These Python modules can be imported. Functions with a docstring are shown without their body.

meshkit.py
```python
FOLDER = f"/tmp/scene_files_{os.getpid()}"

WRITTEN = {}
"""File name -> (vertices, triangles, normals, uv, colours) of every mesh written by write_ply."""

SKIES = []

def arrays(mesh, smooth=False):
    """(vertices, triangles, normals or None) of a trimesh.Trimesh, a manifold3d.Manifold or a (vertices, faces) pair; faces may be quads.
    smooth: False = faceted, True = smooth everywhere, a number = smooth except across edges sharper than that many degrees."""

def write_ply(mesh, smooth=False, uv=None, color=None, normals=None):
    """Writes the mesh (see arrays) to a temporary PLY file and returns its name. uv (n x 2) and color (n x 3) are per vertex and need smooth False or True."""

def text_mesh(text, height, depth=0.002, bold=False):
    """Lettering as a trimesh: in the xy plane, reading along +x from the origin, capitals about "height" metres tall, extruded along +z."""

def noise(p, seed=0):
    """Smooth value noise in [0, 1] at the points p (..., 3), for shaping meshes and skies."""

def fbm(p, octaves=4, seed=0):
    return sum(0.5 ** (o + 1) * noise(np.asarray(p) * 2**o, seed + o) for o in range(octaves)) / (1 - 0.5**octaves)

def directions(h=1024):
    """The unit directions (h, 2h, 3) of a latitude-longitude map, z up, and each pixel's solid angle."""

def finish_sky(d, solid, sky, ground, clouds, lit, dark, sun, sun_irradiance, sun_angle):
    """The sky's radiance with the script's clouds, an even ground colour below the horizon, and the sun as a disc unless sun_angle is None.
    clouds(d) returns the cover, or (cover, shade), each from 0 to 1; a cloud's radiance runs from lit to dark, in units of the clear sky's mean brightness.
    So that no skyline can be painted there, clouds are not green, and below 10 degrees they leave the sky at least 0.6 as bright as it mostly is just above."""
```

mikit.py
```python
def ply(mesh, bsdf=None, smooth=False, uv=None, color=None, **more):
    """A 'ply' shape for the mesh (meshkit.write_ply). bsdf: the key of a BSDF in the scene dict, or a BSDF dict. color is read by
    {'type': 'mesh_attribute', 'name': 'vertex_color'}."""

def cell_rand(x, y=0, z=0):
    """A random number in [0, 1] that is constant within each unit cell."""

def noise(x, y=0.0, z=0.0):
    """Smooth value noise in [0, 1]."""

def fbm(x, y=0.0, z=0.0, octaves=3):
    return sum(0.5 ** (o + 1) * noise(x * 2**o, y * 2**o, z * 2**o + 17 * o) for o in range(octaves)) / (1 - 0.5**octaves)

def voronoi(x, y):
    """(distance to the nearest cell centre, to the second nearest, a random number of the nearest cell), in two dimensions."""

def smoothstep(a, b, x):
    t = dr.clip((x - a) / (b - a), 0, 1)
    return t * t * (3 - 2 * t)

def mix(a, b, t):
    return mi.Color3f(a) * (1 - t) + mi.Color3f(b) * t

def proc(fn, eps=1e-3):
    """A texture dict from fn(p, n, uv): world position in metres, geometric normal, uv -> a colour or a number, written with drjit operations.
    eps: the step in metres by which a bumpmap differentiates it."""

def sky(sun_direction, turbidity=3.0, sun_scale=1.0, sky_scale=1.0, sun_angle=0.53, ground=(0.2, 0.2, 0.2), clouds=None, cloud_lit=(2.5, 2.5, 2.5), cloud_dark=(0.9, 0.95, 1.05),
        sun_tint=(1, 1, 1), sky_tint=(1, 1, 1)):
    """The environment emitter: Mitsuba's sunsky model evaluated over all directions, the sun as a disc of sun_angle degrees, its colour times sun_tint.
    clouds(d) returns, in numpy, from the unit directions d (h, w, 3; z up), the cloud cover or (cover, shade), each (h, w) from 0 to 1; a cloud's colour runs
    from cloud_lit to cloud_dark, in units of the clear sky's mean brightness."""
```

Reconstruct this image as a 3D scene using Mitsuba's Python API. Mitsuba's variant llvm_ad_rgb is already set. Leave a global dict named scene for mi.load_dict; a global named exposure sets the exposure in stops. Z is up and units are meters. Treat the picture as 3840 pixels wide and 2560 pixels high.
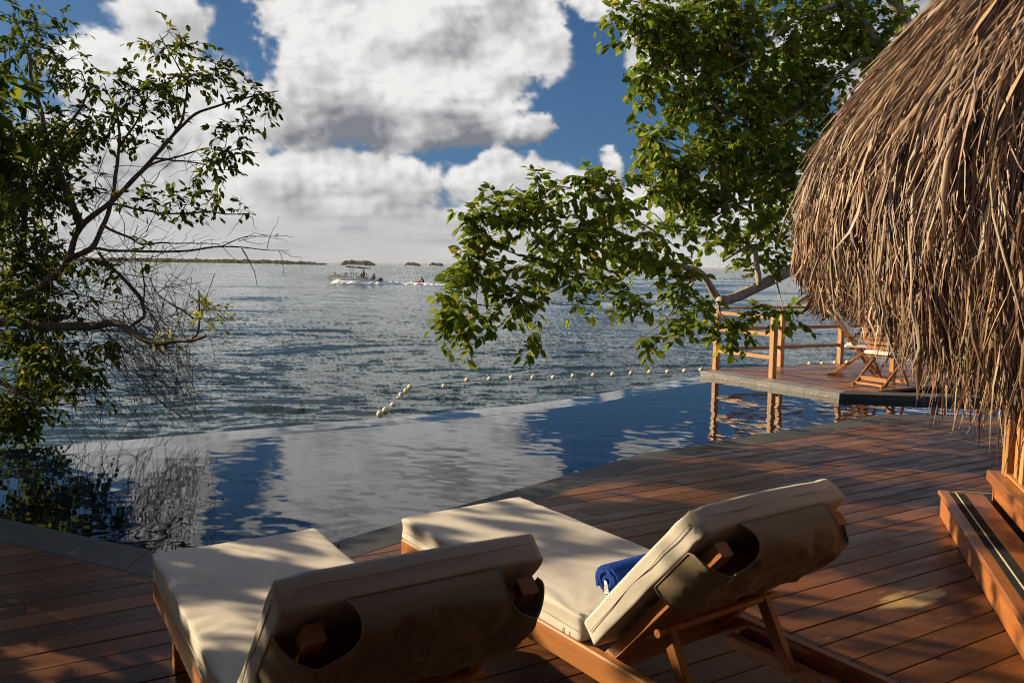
import math, numpy as np, trimesh, manifold3d, shapely
from shapely.geometry import Polygon, LineString, Point
from shapely.prepared import prep
from scipy.spatial import Delaunay, cKDTree
import drjit as dr, mitsuba as mi, mikit, meshkit
from mikit import noise, fbm, cell_rand, smoothstep, mix
T = mi.ScalarTransform4f
scene, labels = {}, {}
V3 = lambda *a: np.array(a, float)
rad = math.radians

# ---------------------------------------------------------------- camera
pitch, roll = rad(5.2), 0.013
fw = V3(0, math.cos(pitch), -math.sin(pitch))
up0 = V3(0, math.sin(pitch), math.cos(pitch))
up = math.cos(roll) * up0 - math.sin(roll) * V3(1, 0, 0)
scene['camera'] = {'type': 'perspective', 'fov': 63.24, 'fov_axis': 'x', 'near_clip': 0.05, 'far_clip': 40000.0,
                   'to_world': T().look_at(origin=[0, 0, 1.6], target=list(V3(0, 0, 1.6) + fw), up=list(up))}

# ---------------------------------------------------------------- sky and sun
SUN_EL = 21.5
SUN = V3(-0.95 * math.cos(rad(SUN_EL)), 0.312 * math.cos(rad(SUN_EL)), math.sin(rad(SUN_EL)))
exposure = 2.95
# cloud banks: (azimuth, elevation, half width, half height, weight, darkness of the base) in degrees, azimuth to the right of the camera's heading
CLOUDS = [
 (-8.5, 15.0, 6.5, 4.0, 1.1, .15), (-12.4, 12.4, 3.0, 3.0, 1.0, .2), (-3, 15.5, 4.8, 4.2, 1.1, .1), (-14.4, 9.6, 2.8, 2.2, .9, .35), (-8.5, 9.8, 5.5, 2.2, .95, .75), (-3.2, 9.4, 3.2, 1.7, .8, .95), (-1.4, 12.2, 2.6, 2.0, .95, .1), (.6, 8.9, 2.2, 1.1, .62, 1.1), (-7.5, 19.5, 5.2, 3.5, 1.0, .1), (1.6, 13.6, 2.2, 1.8, .75, .15),
 (-23.3, 15.6, 2.2, 2.6, 1.0, .1), (-20.8, 14.0, 1.4, 1.6, .85, .2), (-25.5, 11.2, 3.4, 2.2, .95, .3), (-22.5, 18.0, 1.7, 1.6, .85, .1), (-20.5, 10.6, 4.0, 2.4, .85, .3), (-18.8, 17.6, 1.2, .7, .62, .1), (-24, 7, 7, 2.5, .75, .4), (-18.0, 7.9, 2.6, 1.5, .55, .4),
 (-17.6, 17.0, .75, 1.1, .60, .1),
 (6.2, 17.8, 3.0, 2.2, .95, .2), (9.2, 14.6, 1.7, 2.8, .85, .25), (3.4, 19.8, 2.6, 1.4, .8, .2), (11.5, 19, 3.5, 3, .9, .3), (11.2, 12.2, 1.5, 1.2, .55, .2),
 (-13, 5.4, 7.0, 1.9, 1.05, .5), (-18, 4.6, 6, 2.3, .9, .5), (-7.6, 5.8, 1.9, 1.5, 1.0, .3), (-11.5, 6.6, 2.0, 1.0, .85, .2), (-0.5, 4.9, 4.0, 1.8, 1.0, .5), (-1.2, 6.4, 1.6, 1.4, .95, .2), (1.2, 5.9, 1.2, 1.3, .8, .3), (3.5, 5.2, 2.4, 1.5, .8, .4), (6.3, 5.8, 1.1, 2.2, .95, .15), (9.0, 4.2, 3.0, 1.8, .85, .4), (-26, 4, 8, 2.6, .9, .5), (-11, 3.3, 11, 1.3, .85, .55), (3, 3.1, 9, 1.2, .85, .55), (16, 4.0, 6, 2.4, .8, .4), (24, 5, 8, 3, .8, .4), (20, 13, 5, 3, .6, .4), (28, 16, 5, 3, .8, .4),
]

def clouds(d):
    az = np.degrees(np.arctan2(d[..., 0], d[..., 1])); el = np.degrees(np.arcsin(np.clip(d[..., 2], -1, 1)))
    cover, shade = np.zeros(az.shape), np.full(az.shape, .35)
    # all round: broken cumulus of the same kind
    P = np.stack([d[..., 0], d[..., 1], d[..., 2] * 1.6], -1) * 4.2
    g = meshkit.fbm(P, 5, 3)
    cover_all = np.clip((g - .545) / .07, 0, 1); cover_all = cover_all**2 * (3 - 2 * cover_all)
    cover_all = np.maximum(cover_all, .85 * np.clip((5 - el) / 5, 0, 1))
    shade_all = .1 + .5 * np.clip((g - .58) / .2, 0, 1)
    m = (el < 34) & (np.abs(az) < 52)
    A, E = az[m], el[m]
    q = np.stack([A * .34, E * .46, np.full_like(A, 1.7)], -1)
    aw = A + 2.6 * (meshkit.fbm(q * 1.1, 4, 11) - .5); ew = E + 2.0 * (meshkit.fbm(q * 1.1, 4, 12) - .5)
    f, num, den = np.zeros_like(A), np.zeros_like(A), np.full_like(A, 1e-6)
    for ca, ce, ra, re, w, dk in CLOUDS:
        t = ((aw - ca) / ra) ** 2 + ((ew - ce) / re) ** 2
        e = w * np.exp(-1.2 * t); f = np.maximum(f, e) + .18 * e
        k = e ** 2; num += k * (dk * np.clip(.55 - .85 * (ew - ce) / re, 0, 1.3) + .04); den += k
    def billow(q_, o0, n):
        s = 0
        for o in range(o0, n):
            t = 1.1 * o + .4; r_ = np.stack([q_[..., 0] * math.cos(t) - q_[..., 1] * math.sin(t), q_[..., 0] * math.sin(t) + q_[..., 1] * math.cos(t), q_[..., 2] + .37 * o], -1)
            s = s + (.60 ** o) * (.42 - np.abs(2 * meshkit.noise(r_ * 1.5 * 2.0 ** o, 20 + o) - 1))
        return s
    B = billow(q, 0, 7)
    F = f + .27 * B
    soft = np.clip(meshkit.fbm(q * .7 + 9, 2, 61) * 1.6 - .35, 0, 1)
    c = np.clip((F - .35 + .04 * soft) / (.07 + .20 * soft), 0, 1); c = c * c * (3 - 2 * c)
    # each puff is brighter on its sunward, upper left side; the hearts and bases of the banks are grey
    qs = q + np.array([-.16, .13, 0])
    rel = np.clip((billow(qs, 0, 5) - B) * .55, -.5, .5)
    mot = meshkit.fbm(q * np.array([.8, 1.1, 1]) + np.array([aw[0] * 0 + 3, 5, 0]), 5, 71) - .5
    s = num / den + 2.1 * np.clip(mot + .02, -.08, 1) + .62 * rel + .28 * np.clip((.60 - F) / .3, 0, 1)
    haze = np.clip((4.9 - E) / 3.0, 0, 1)
    hz = .46 + .6 * (meshkit.fbm(np.stack([A * .10, E * 1.3, 0 * A], -1), 4, 5) - .5)
    s = s * (1 - haze) + hz * haze; c = np.maximum(c, .95 * haze)
    edge = np.clip(np.minimum((52 - np.abs(A)) / 10, (34 - E) / 8), 0, 1); edge = edge * edge * (3 - 2 * edge)
    cover[...] = cover_all; shade[...] = shade_all
    cover[m] = c * edge + cover_all[m] * (1 - edge)
    shade[m] = s * edge + shade_all[m] * (1 - edge)
    return cover, np.clip(shade, 0, 1)

scene['sky_light'] = mikit.sky(SUN, turbidity=3.0, clouds=clouds, cloud_lit=(7.2, 7.1, 6.95), cloud_dark=(1.75, 1.83, 2.05), sky_tint=(.29, .46, .70), sun_tint=(.93, .97, 1.04), sun_scale=1.0, sky_scale=.42)

# ---------------------------------------------------------------- helpers
def key_for(name):
    if name not in scene and name not in labels: return name
    k = 1
    while f'{name}_{k:03d}' in scene or f'{name}_{k:03d}' in labels: k += 1
    return f'{name}_{k:03d}'
_next = {}
def new_key(name):
    k = _next.get(name, 0); _next[name] = k + 1
    return name if k == 0 else f'{name}_{k:03d}'
def put(name, mesh, bsdf, parent=None, smooth=False, uv=None, color=None, to_world=None):
    key = new_key((parent + '__' if parent else '') + name)
    d = mikit.ply(mesh, bsdf, smooth=smooth, uv=uv, color=color)
    if to_world is not None: d['to_world'] = to_world
    scene[key] = d
    return key
def put_dict(name, d, parent=None):
    key = new_key((parent + '__' if parent else '') + name); scene[key] = d; return key
def tag(key, label=None, category=None, group=None, kind=None):
    e = labels.setdefault(key, {})
    if label: e['label'] = label
    if category: e['category'] = category
    if group: e['group'] = group
    if kind: e['kind'] = kind
def thing(name, label, category, group=None):
    key = new_key(name); tag(key, label, category, group); return key

class MB:
    """collects faces with uv into one mesh"""
    def __init__(s): s.v, s.f, s.uv, s.n = [], [], [], 0
    def add(s, v, f, uv=None):
        v = np.asarray(v, float); f = np.asarray(f, int)
        if f.shape[1] == 4: f = np.vstack([f[:, [0, 1, 2]], f[:, [0, 2, 3]]])
        s.v.append(v); s.f.append(f + s.n); s.uv.append(np.zeros((len(v), 2)) if uv is None else np.asarray(uv, float)); s.n += len(v); return s
    def get(s): return np.vstack(s.v), np.vstack(s.f), np.vstack(s.uv)
    def build(s, name, bsdf, parent=None, smooth=False):
        v, f, uv = s.get(); return put(name, (v, f), bsdf, parent, smooth, uv=uv)

_u = [0]
def unit(a): a = np.asarray(a, float); return a / (np.linalg.norm(a) + 1e-12)
def beam(mb, p0, p1, w, h, upv=(0, 0, 1), ch=.004, taper=1.0):
    """a chamfered wooden bar from p0 to p1: w across, h along upv; uv in metres along and round it"""
    p0, p1 = np.asarray(p0, float), np.asarray(p1, float)
    t = unit(p1 - p0); L = np.linalg.norm(p1 - p0)
    sd = unit(np.cross(t, upv)); un = np.cross(sd, t)
    c = min(ch, w * .3, h * .3)
    pr = [(-w/2+c, -h/2), (w/2-c, -h/2), (w/2, -h/2+c), (w/2, h/2-c), (w/2-c, h/2), (-w/2+c, h/2), (-w/2, h/2-c), (-w/2, -h/2+c)]
    pr = np.array(pr); _u[0] += 1; off = 100.0 * _u[0] + 1
    per = np.concatenate([[0], np.cumsum(np.linalg.norm(np.roll(pr, -1, 0) - pr, axis=1))])
    v, f, uv = [], [], []
    for k in range(8):
        a, b = pr[k], pr[(k + 1) % 8]; i = len(v)
        for q, l, pe, sc in ((a, 0, per[k], 1), (b, 0, per[k + 1], 1), (b, L, per[k + 1], taper), (a, L, per[k], taper)):
            v.append(p0 + t * l + sd * q[0] * sc + un * q[1] * sc); uv.append((off + l, pe))
        f.append((i, i + 1, i + 2, i + 3))
    for l, sc, fl in ((0, 1, True), (L, taper, False)):
        i = len(v)
        for q in pr: v.append(p0 + t * l + sd * q[0] * sc + un * q[1] * sc); uv.append((off + l + q[0] * .3, q[1]))
        for k in range(1, 7): f.append((i, i + k + 1, i + k, i) if fl else (i, i + k, i + k + 1, i))
    f = np.array(f); tri = np.vstack([f[:, [0, 1, 2]], f[:, [0, 2, 3]]])
    tri = tri[(tri[:, 0] != tri[:, 1]) & (tri[:, 1] != tri[:, 2]) & (tri[:, 0] != tri[:, 2])]
    return mb.add(v, tri, uv)
def bar(name, p0, p1, w, h, bsdf, parent=None, upv=(0, 0, 1), ch=.004, taper=1.0):
    return beam(MB(), p0, p1, w, h, upv, ch, taper).build(name, bsdf, parent)

def slab(poly, z0, z1, ch=.003, axis=(1, 0), off=None, top=None):
    """a plank or tile: prism of a polygon with a chamfered upper edge, uv in metres along axis"""
    poly = shapely.geometry.polygon.orient(poly, 1)
    a = np.array(axis); b = np.array([-a[1], a[0]])
    o = np.array(poly.exterior.coords)[:-1]
    ins = poly.buffer(-ch, join_style=2, mitre_limit=20) if top is None else top
    i = None
    if ins.geom_type == 'Polygon' and not ins.is_empty:
        i = np.array(shapely.geometry.polygon.orient(ins, 1).exterior.coords)[:-1]
        if len(i) == len(o):
            k = np.argmin(np.linalg.norm(i - o[0], axis=1)); i = np.roll(i, -k, 0)
        else: i = None
    if i is None: i = o.copy()
    v, f = [], []
    n = len(o)
    for A, za, B, zb in ((o, z0, o, z1 - ch), (o, z1 - ch, i, z1)):
        for k in range(n):
            q = len(v); k2 = (k + 1) % n
            v += [(*A[k], za), (*A[k2], za), (*B[k2], zb), (*B[k], zb)]; f += [(q, q + 1, q + 2), (q, q + 2, q + 3)]
    tv, tf = trimesh.creation.triangulate_polygon(Polygon(i), engine='earcut')
    q = len(v); tv = np.asarray(tv)
    # orientation up
    for t_ in tf:
        p = tv[t_]; c = (p[1][0]-p[0][0])*(p[2][1]-p[0][1])-(p[1][1]-p[0][1])*(p[2][0]-p[0][0])
        f.append(tuple(q + (t_ if c > 0 else t_[::-1])))
    v += [(x, y, z1) for x, y in tv]
    v = np.array(v, float)
    _u[0] += 1; of = 100.0 * _u[0] if off is None else off
    uv = np.stack([of + v[:, :2] @ a, v[:, :2] @ b + v[:, 2]], 1)
    return v, np.array([tuple(int(x) for x in t_) for t_ in f]), uv

def fill(poly, step, jitter=0.0, seed=1):
    """a fine triangulation of a polygon: points and triangles"""
    r = np.random.default_rng(seed)
    x0, y0, x1, y1 = poly.bounds
    gx, gy = np.meshgrid(np.arange(x0, x1, step), np.arange(y0, y1, step * .866))
    gx = gx + (np.arange(gx.shape[0])[:, None] % 2) * step / 2
    g = np.stack([gx.ravel(), gy.ravel()], 1) + r.uniform(-jitter, jitter, (gx.size, 2)) * step
    inner = poly.buffer(-step * .45)
    g = g[shapely.contains_xy(inner, g[:, 0], g[:, 1])]
    b = [np.array(poly.exterior.segmentize(step).coords)[:-1]] + [np.array(h.segmentize(step).coords)[:-1] for h in poly.interiors]
    p = np.vstack([g] + b)
    t_ = Delaunay(p).simplices
    c = p[t_].mean(1)
    t_ = t_[shapely.contains_xy(poly, c[:, 0], c[:, 1])]
    a = p[t_]; cr = (a[:, 1, 0]-a[:, 0, 0])*(a[:, 2, 1]-a[:, 0, 1]) - (a[:, 1, 1]-a[:, 0, 1])*(a[:, 2, 0]-a[:, 0, 0])
    t_[cr < 0] = t_[cr < 0][:, ::-1]
    return p, t_[np.abs(cr) > 1e-9]

def tube_mesh(pts, radii, sides=6, cap=True):
    p = np.asarray(pts, float); n = len(p)
    t = np.gradient(p, axis=0); t /= np.linalg.norm(t, axis=1, keepdims=True) + 1e-12
    a = np.cross(t[0], (0, 0, 1) if abs(t[0, 2]) < .9 else (1, 0, 0)); a = unit(a)
    A = []
    for k in range(n):
        a = unit(a - t[k] * (a @ t[k])); A.append(a)
    A = np.array(A); B = np.cross(t, A); th = np.arange(sides) * 2 * np.pi / sides
    r = np.broadcast_to(radii, (n,))[:, None, None]
    v = p[:, None] + r * (np.cos(th)[None, :, None] * A[:, None] + np.sin(th)[None, :, None] * B[:, None])
    i, j = np.meshgrid(np.arange(n - 1), np.arange(sides), indexing='ij')
    q = np.stack([i*sides+j, i*sides+(j+1) % sides, (i+1)*sides+(j+1) % sides, (i+1)*sides+j], -1).reshape(-1, 4)
    f = np.vstack([q[:, [0, 1, 2]], q[:, [0, 2, 3]]]); v = v.reshape(-1, 3)
    if cap:
        v = np.vstack([v, p[:1], p[-1:]]); c0, c1 = n * sides, n * sides + 1
        j = np.arange(sides); j2 = (j + 1) % sides
        f = np.vstack([f, np.stack([j2, j, j*0+c0], 1), np.stack([(n-1)*sides+j, (n-1)*sides+j2, j*0+c1], 1)])
    return v, f
def tubes_uv(v, f): return np.stack([v[:, 2] + v[:, 0], v[:, 1]], 1)
def spline(pts, step=.06):
    """catmull-rom through rows of any width (first three are positions)"""
    p = np.asarray(pts, float)
    if len(p) == 2: n = max(2, int(np.linalg.norm(p[1, :3]-p[0, :3]) / step)); return p[0] + (p[1]-p[0]) * np.linspace(0, 1, n+1)[:, None]
    q = np.vstack([2*p[0]-p[1], p, 2*p[-1]-p[-2]]); out = []
    for i in range(1, len(q) - 2):
        n = max(2, int(np.linalg.norm(q[i+1, :3]-q[i, :3]) / step)); s = np.linspace(0, 1, n, endpoint=False)[:, None]
        out.append(.5*((2*q[i]) + (q[i+1]-q[i-1])*s + (2*q[i-1]-5*q[i]+4*q[i+1]-q[i+2])*s**2 + (3*q[i]-q[i-1]-3*q[i+1]+q[i+2])*s**3))
    return np.vstack(out + [p[-1:]])
def join(parts):
    v, f, n = [], [], 0
    for a, b in parts: v.append(a); f.append(np.asarray(b) + n); n += len(a)
    return np.vstack(v), np.vstack(f)

# ---------------------------------------------------------------- materials
def bsdf(name, d): scene[name] = {**d, 'id': name} if False else d
rgb = lambda *c: {'type': 'rgb', 'value': list(c)}
def two(d): return {'type': 'twosided', 'bsdf': d}
def pr(color, rough=.5, spec=.5, **k):
    return {'type': 'principled', 'base_color': color, 'roughness': rough, 'specular': spec, **k}

def wood_fn(light, dark, streak=70., tone=.35, knots=0.0, worn=False):
    def fn(p, n, uv):
        u, v = uv.x, uv.y
        board = dr.floor((u + 50) / 100)
        r1, r2 = cell_rand(board, 3), cell_rand(board, 9)
        w = v + .012 * noise(u * 1.3, v * 6, board)
        g = fbm(u * 2.2, w * streak, board, 4)
        fine = noise(u * 14, w * 420, board)
        big = fbm(u * .9, v * 7, board + 5, 3)
        t = dr.clip(.15 + .55 * g + .25 * big + .2 * (fine - .5) + tone * (r1 - .5), 0, 1)
        c = mix(dark, light, t)
        c = c * (.85 + .3 * r2)
        if knots > 0:
            kx = u * 1.7; ky = v * 9
            cx, cy = dr.floor(kx), dr.floor(ky)
            has = dr.select(cell_rand(cx, cy, board) > 1 - knots, 1.0, 0.0)
            dx = (kx - cx - .5) / 1.7; dy = (ky - cy - .5) / 9
            d = dr.sqrt(dx * dx * .35 + dy * dy) + .004 * noise(u * 40, v * 60)
            c = mix(c, mi.Color3f(dark) * .35, has * (1 - smoothstep(.006, .017, d)))
        if worn:
            # bare weathered patch of the deck where the oil has gone
            dx, dy = p.x - 1.99, p.y - 3.96
            a = dx * .86 + dy * .511; b = -dx * .511 + dy * .86
            q = (a / .24) ** 2 + (b / .085) ** 2
            m = (1 - smoothstep(.5, 1.1, q + 1.5 * (fbm(a * 7, b * 45, 2.0, 4) - .5)))
            c = mix(c, mix((.36, .24, .09), (.26, .20, .11), noise(a * 9, b * 30, 4.0)), .9 * m)
            sc = smoothstep(.80, .9, fbm(u * 6, v * 30, board + 9, 3))
            c = mix(c, mi.Color3f(.24, .16, .09), .35 * sc)
        return c
    return fn
def wood(name, light, dark, rough=.45, spec=.5, **k):
    rf = k.pop('rough_fn', None)
    scene[name] = two(pr(mikit.proc(wood_fn(light, dark, **k)), rough if rf is None else mikit.proc(rf), spec))
wood('deck_wood', (.155, .059, .018), (.044, .016, .0065), spec=.36, tone=.75, knots=.10, worn=True, rough_fn=lambda p, n, uv: .26 + .26 * fbm(uv.x * 3, uv.y * 20, 1.0, 2))
wood('far_deck_wood', (.20, .090, .050), (.085, .036, .022), rough=.36, tone=.4)
wood('teak', (.42, .185, .060), (.17, .060, .018), rough=.42, tone=.3, knots=.04)
wood('rail_wood', (.46, .235, .085), (.24, .105, .034), rough=.45, tone=.3, knots=.05)
wood('step_wood', (.34, .130, .040), (.13, .042, .014), rough=.34, tone=.3, knots=.06)

def fabric_fn(c):
    def fn(p, n, uv):
        a = fbm(p.x * 7, p.y * 7, p.z * 7, 3)
        w = noise(p.x * 700, p.y * 700, p.z * 700)
        return mi.Color3f(c) * (.86 + .16 * a + .12 * w)
    return fn
scene['canvas'] = two(pr(mikit.proc(fabric_fn((.51, .485, .435))), .85, .25, sheen=.25))
scene['canvas_khaki'] = two(pr(mikit.proc(fabric_fn((.27, .22, .15))), .9, .2, sheen=.15))
scene['seam_cloth'] = two(pr(rgb(.42, .38, .32), .8, .2))
scene['white_cushion'] = two(pr(rgb(.66, .64, .58), .9, .2))
scene['towel_blue'] = two(pr(mikit.proc(lambda p, n, uv: mix((.004, .018, .13), (.012, .06, .34), noise(p.x * 260, p.y * 260, p.z * 260))), .95, .1, sheen=.6))
scene['slate'] = two(pr(mikit.proc(lambda p, n, uv: mix((.030, .031, .033), (.070, .070, .072), fbm(p.x * 5, p.y * 5, p.z * 5, 4)) * (.85 + .3 * cell_rand(dr.floor(uv.x / 100), 2))), .55, .45))
scene['pale_slate'] = two(pr(mikit.proc(lambda p, n, uv: mix((.12, .12, .125), (.22, .22, .22), fbm(p.x * 9, p.y * 9, p.z * 14, 4)) * (.85 + .3 * cell_rand(dr.floor(uv.x / 100), 2))), .5, .5))
scene['mineral'] = two(pr(rgb(.75, .70, .60), .8, .2))
scene['joist_wood'] = two(pr(rgb(.10, .055, .03), .9, .1))
scene['bungalow_wood'] = two(pr(rgb(.055, .030, .018), .6, .3))
scene['grip_tape'] = two(pr(mikit.proc(lambda p, n, uv: mix((.008, .008, .008), (.05, .05, .045), smoothstep(.55, .95, noise(p.x * 300, p.y * 300, p.z * 300)))), .85, .3))
scene['glow_tape'] = two(pr(rgb(.55, .53, .40), .5, .3))
scene['soil'] = two(pr(mikit.proc(lambda p, n, uv: mix((.03, .022, .014), (.10, .075, .05), fbm(p.x * 3, p.y * 3, p.z * 3, 4))), .95, .1))
scene['bark'] = two(pr(mikit.proc(lambda p, n, uv: mix((.05, .040, .032), (.20, .165, .13), fbm(p.x * 22, p.y * 22, p.z * 14, 4))), .85, .2))
scene['pale_bark'] = two(pr(mikit.proc(lambda p, n, uv: mix((.16, .135, .11), (.44, .39, .32), fbm(p.x * 18, p.y * 18, p.z * 18, 4))), .8, .25))
scene['twig_bark'] = two(pr(rgb(.075, .058, .045), .8, .2))
scene['leaf'] = {'type': 'principledthin', 'base_color': {'type': 'mesh_attribute', 'name': 'vertex_color'}, 'roughness': .33, 'diff_trans': 1.1, 'eta': 1.45}
scene['straw'] = two(pr({'type': 'mesh_attribute', 'name': 'vertex_color'}, .5, .4))
scene['straw_base'] = two(pr(mikit.proc(lambda p, n, uv: mix((.155, .098, .062), (.40, .29, .20), noise(p.x * 60, p.y * 60, p.z * 5))), .95, .1))
scene['sea_water'] = two(pr(mikit.proc(lambda p, n, uv: mix((.022, .041, .049), (.033, .058, .066), fbm(p.x * .05, p.y * .12, 0.0, 3))), .14, .30))
scene['pool_surface'] = {'type': 'plastic', 'diffuse_reflectance': rgb(.004, .010, .024), 'int_ior': 1.5, 'ext_ior': 1.0, 'nonlinear': True}
scene['foam'] = two(pr(rgb(.86, .88, .88), .9, .2))
scene['gelcoat'] = two(pr(rgb(.62, .62, .60), .25, .5))
scene['boat_dark'] = two(pr(rgb(.03, .03, .035), .4, .5))
scene['boat_glass'] = {'type': 'thindielectric', 'int_ior': 1.5}
scene['metal'] = {'type': 'roughconductor', 'material': 'Al', 'alpha': .2}
scene['buoy_cream'] = two(pr(mikit.proc(lambda p, n, uv: mix((.62, .52, .26), (.80, .74, .52), fbm(p.x * 12, p.y * 12, p.z * 12, 3))), .55, .4))
scene['rope'] = two(pr(rgb(.20, .17, .11), .9, .1))
scene['far_leaf'] = two(pr(mikit.proc(lambda p, n, uv: mix((.040, .058, .022), (.065, .085, .030), noise(p.x * .2, p.y * .2, p.z * .2))), .95, .1))
scene['sand'] = two(pr(rgb(.45, .42, .36), .95, .1))
SKIN = {}
def flat(name, *c):
    if name not in scene: scene[name] = two(pr(rgb(*c), .7, .3))
    return name
flat('skin_tan', .36, .19, .12); flat('cloth_red', .35, .04, .03); flat('cloth_blue', .03, .07, .25); flat('cloth_black', .02, .02, .022); flat('cloth_white', .65, .65, .63); flat('cloth_orange', .60, .14, .04); flat('hair_dark', .015, .011, .008); flat('tube_red', .60, .05, .03)

# ---------------------------------------------------------------- large structure
PD = V3(math.cos(rad(30.7)), math.sin(rad(30.7)), 0)[:2]      # the boards' direction
PN = np.array([-PD[1], PD[0]])
ZW, ZS = -0.07, -1.6                                          # pool and sea level; the deck is at 0
NEAR = [(-6.6, 6.66), (-3.177, 5.059), (-1.42, 4.238), (1.10, 7.05), (4.2, 9.24), (5.4, 9.13), (9.5, 8.75)]
FAR = [(-6.6, 6.66), (-5.6, 6.75), (-4.52, 7.24), (-3.3, 7.93), (-1.46, 9.02), (-.75, 9.455), (.04, 9.97), (.69, 10.49), (1.83, 11.72), (2.94, 12.92)]
FDK = [(2.95, 12.92), (4.258, 10.69), (5.4, 10.54), (9.5, 10.1)]

def offset_line(pts, d):
    """the polyline moved to its right by d, mitred"""
    p = np.array(pts, float); out = []
    for i in range(len(p)):
        ns = []
        for a, b in ((i-1, i), (i, i+1)):
            if a >= 0 and b < len(p): t = unit(p[b]-p[a]); ns.append(np.array([t[1], -t[0]]))
        n = unit(sum(ns)); out.append(p[i] + n * d / max(.4, n @ ns[0]))
    return np.array(out)

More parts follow.
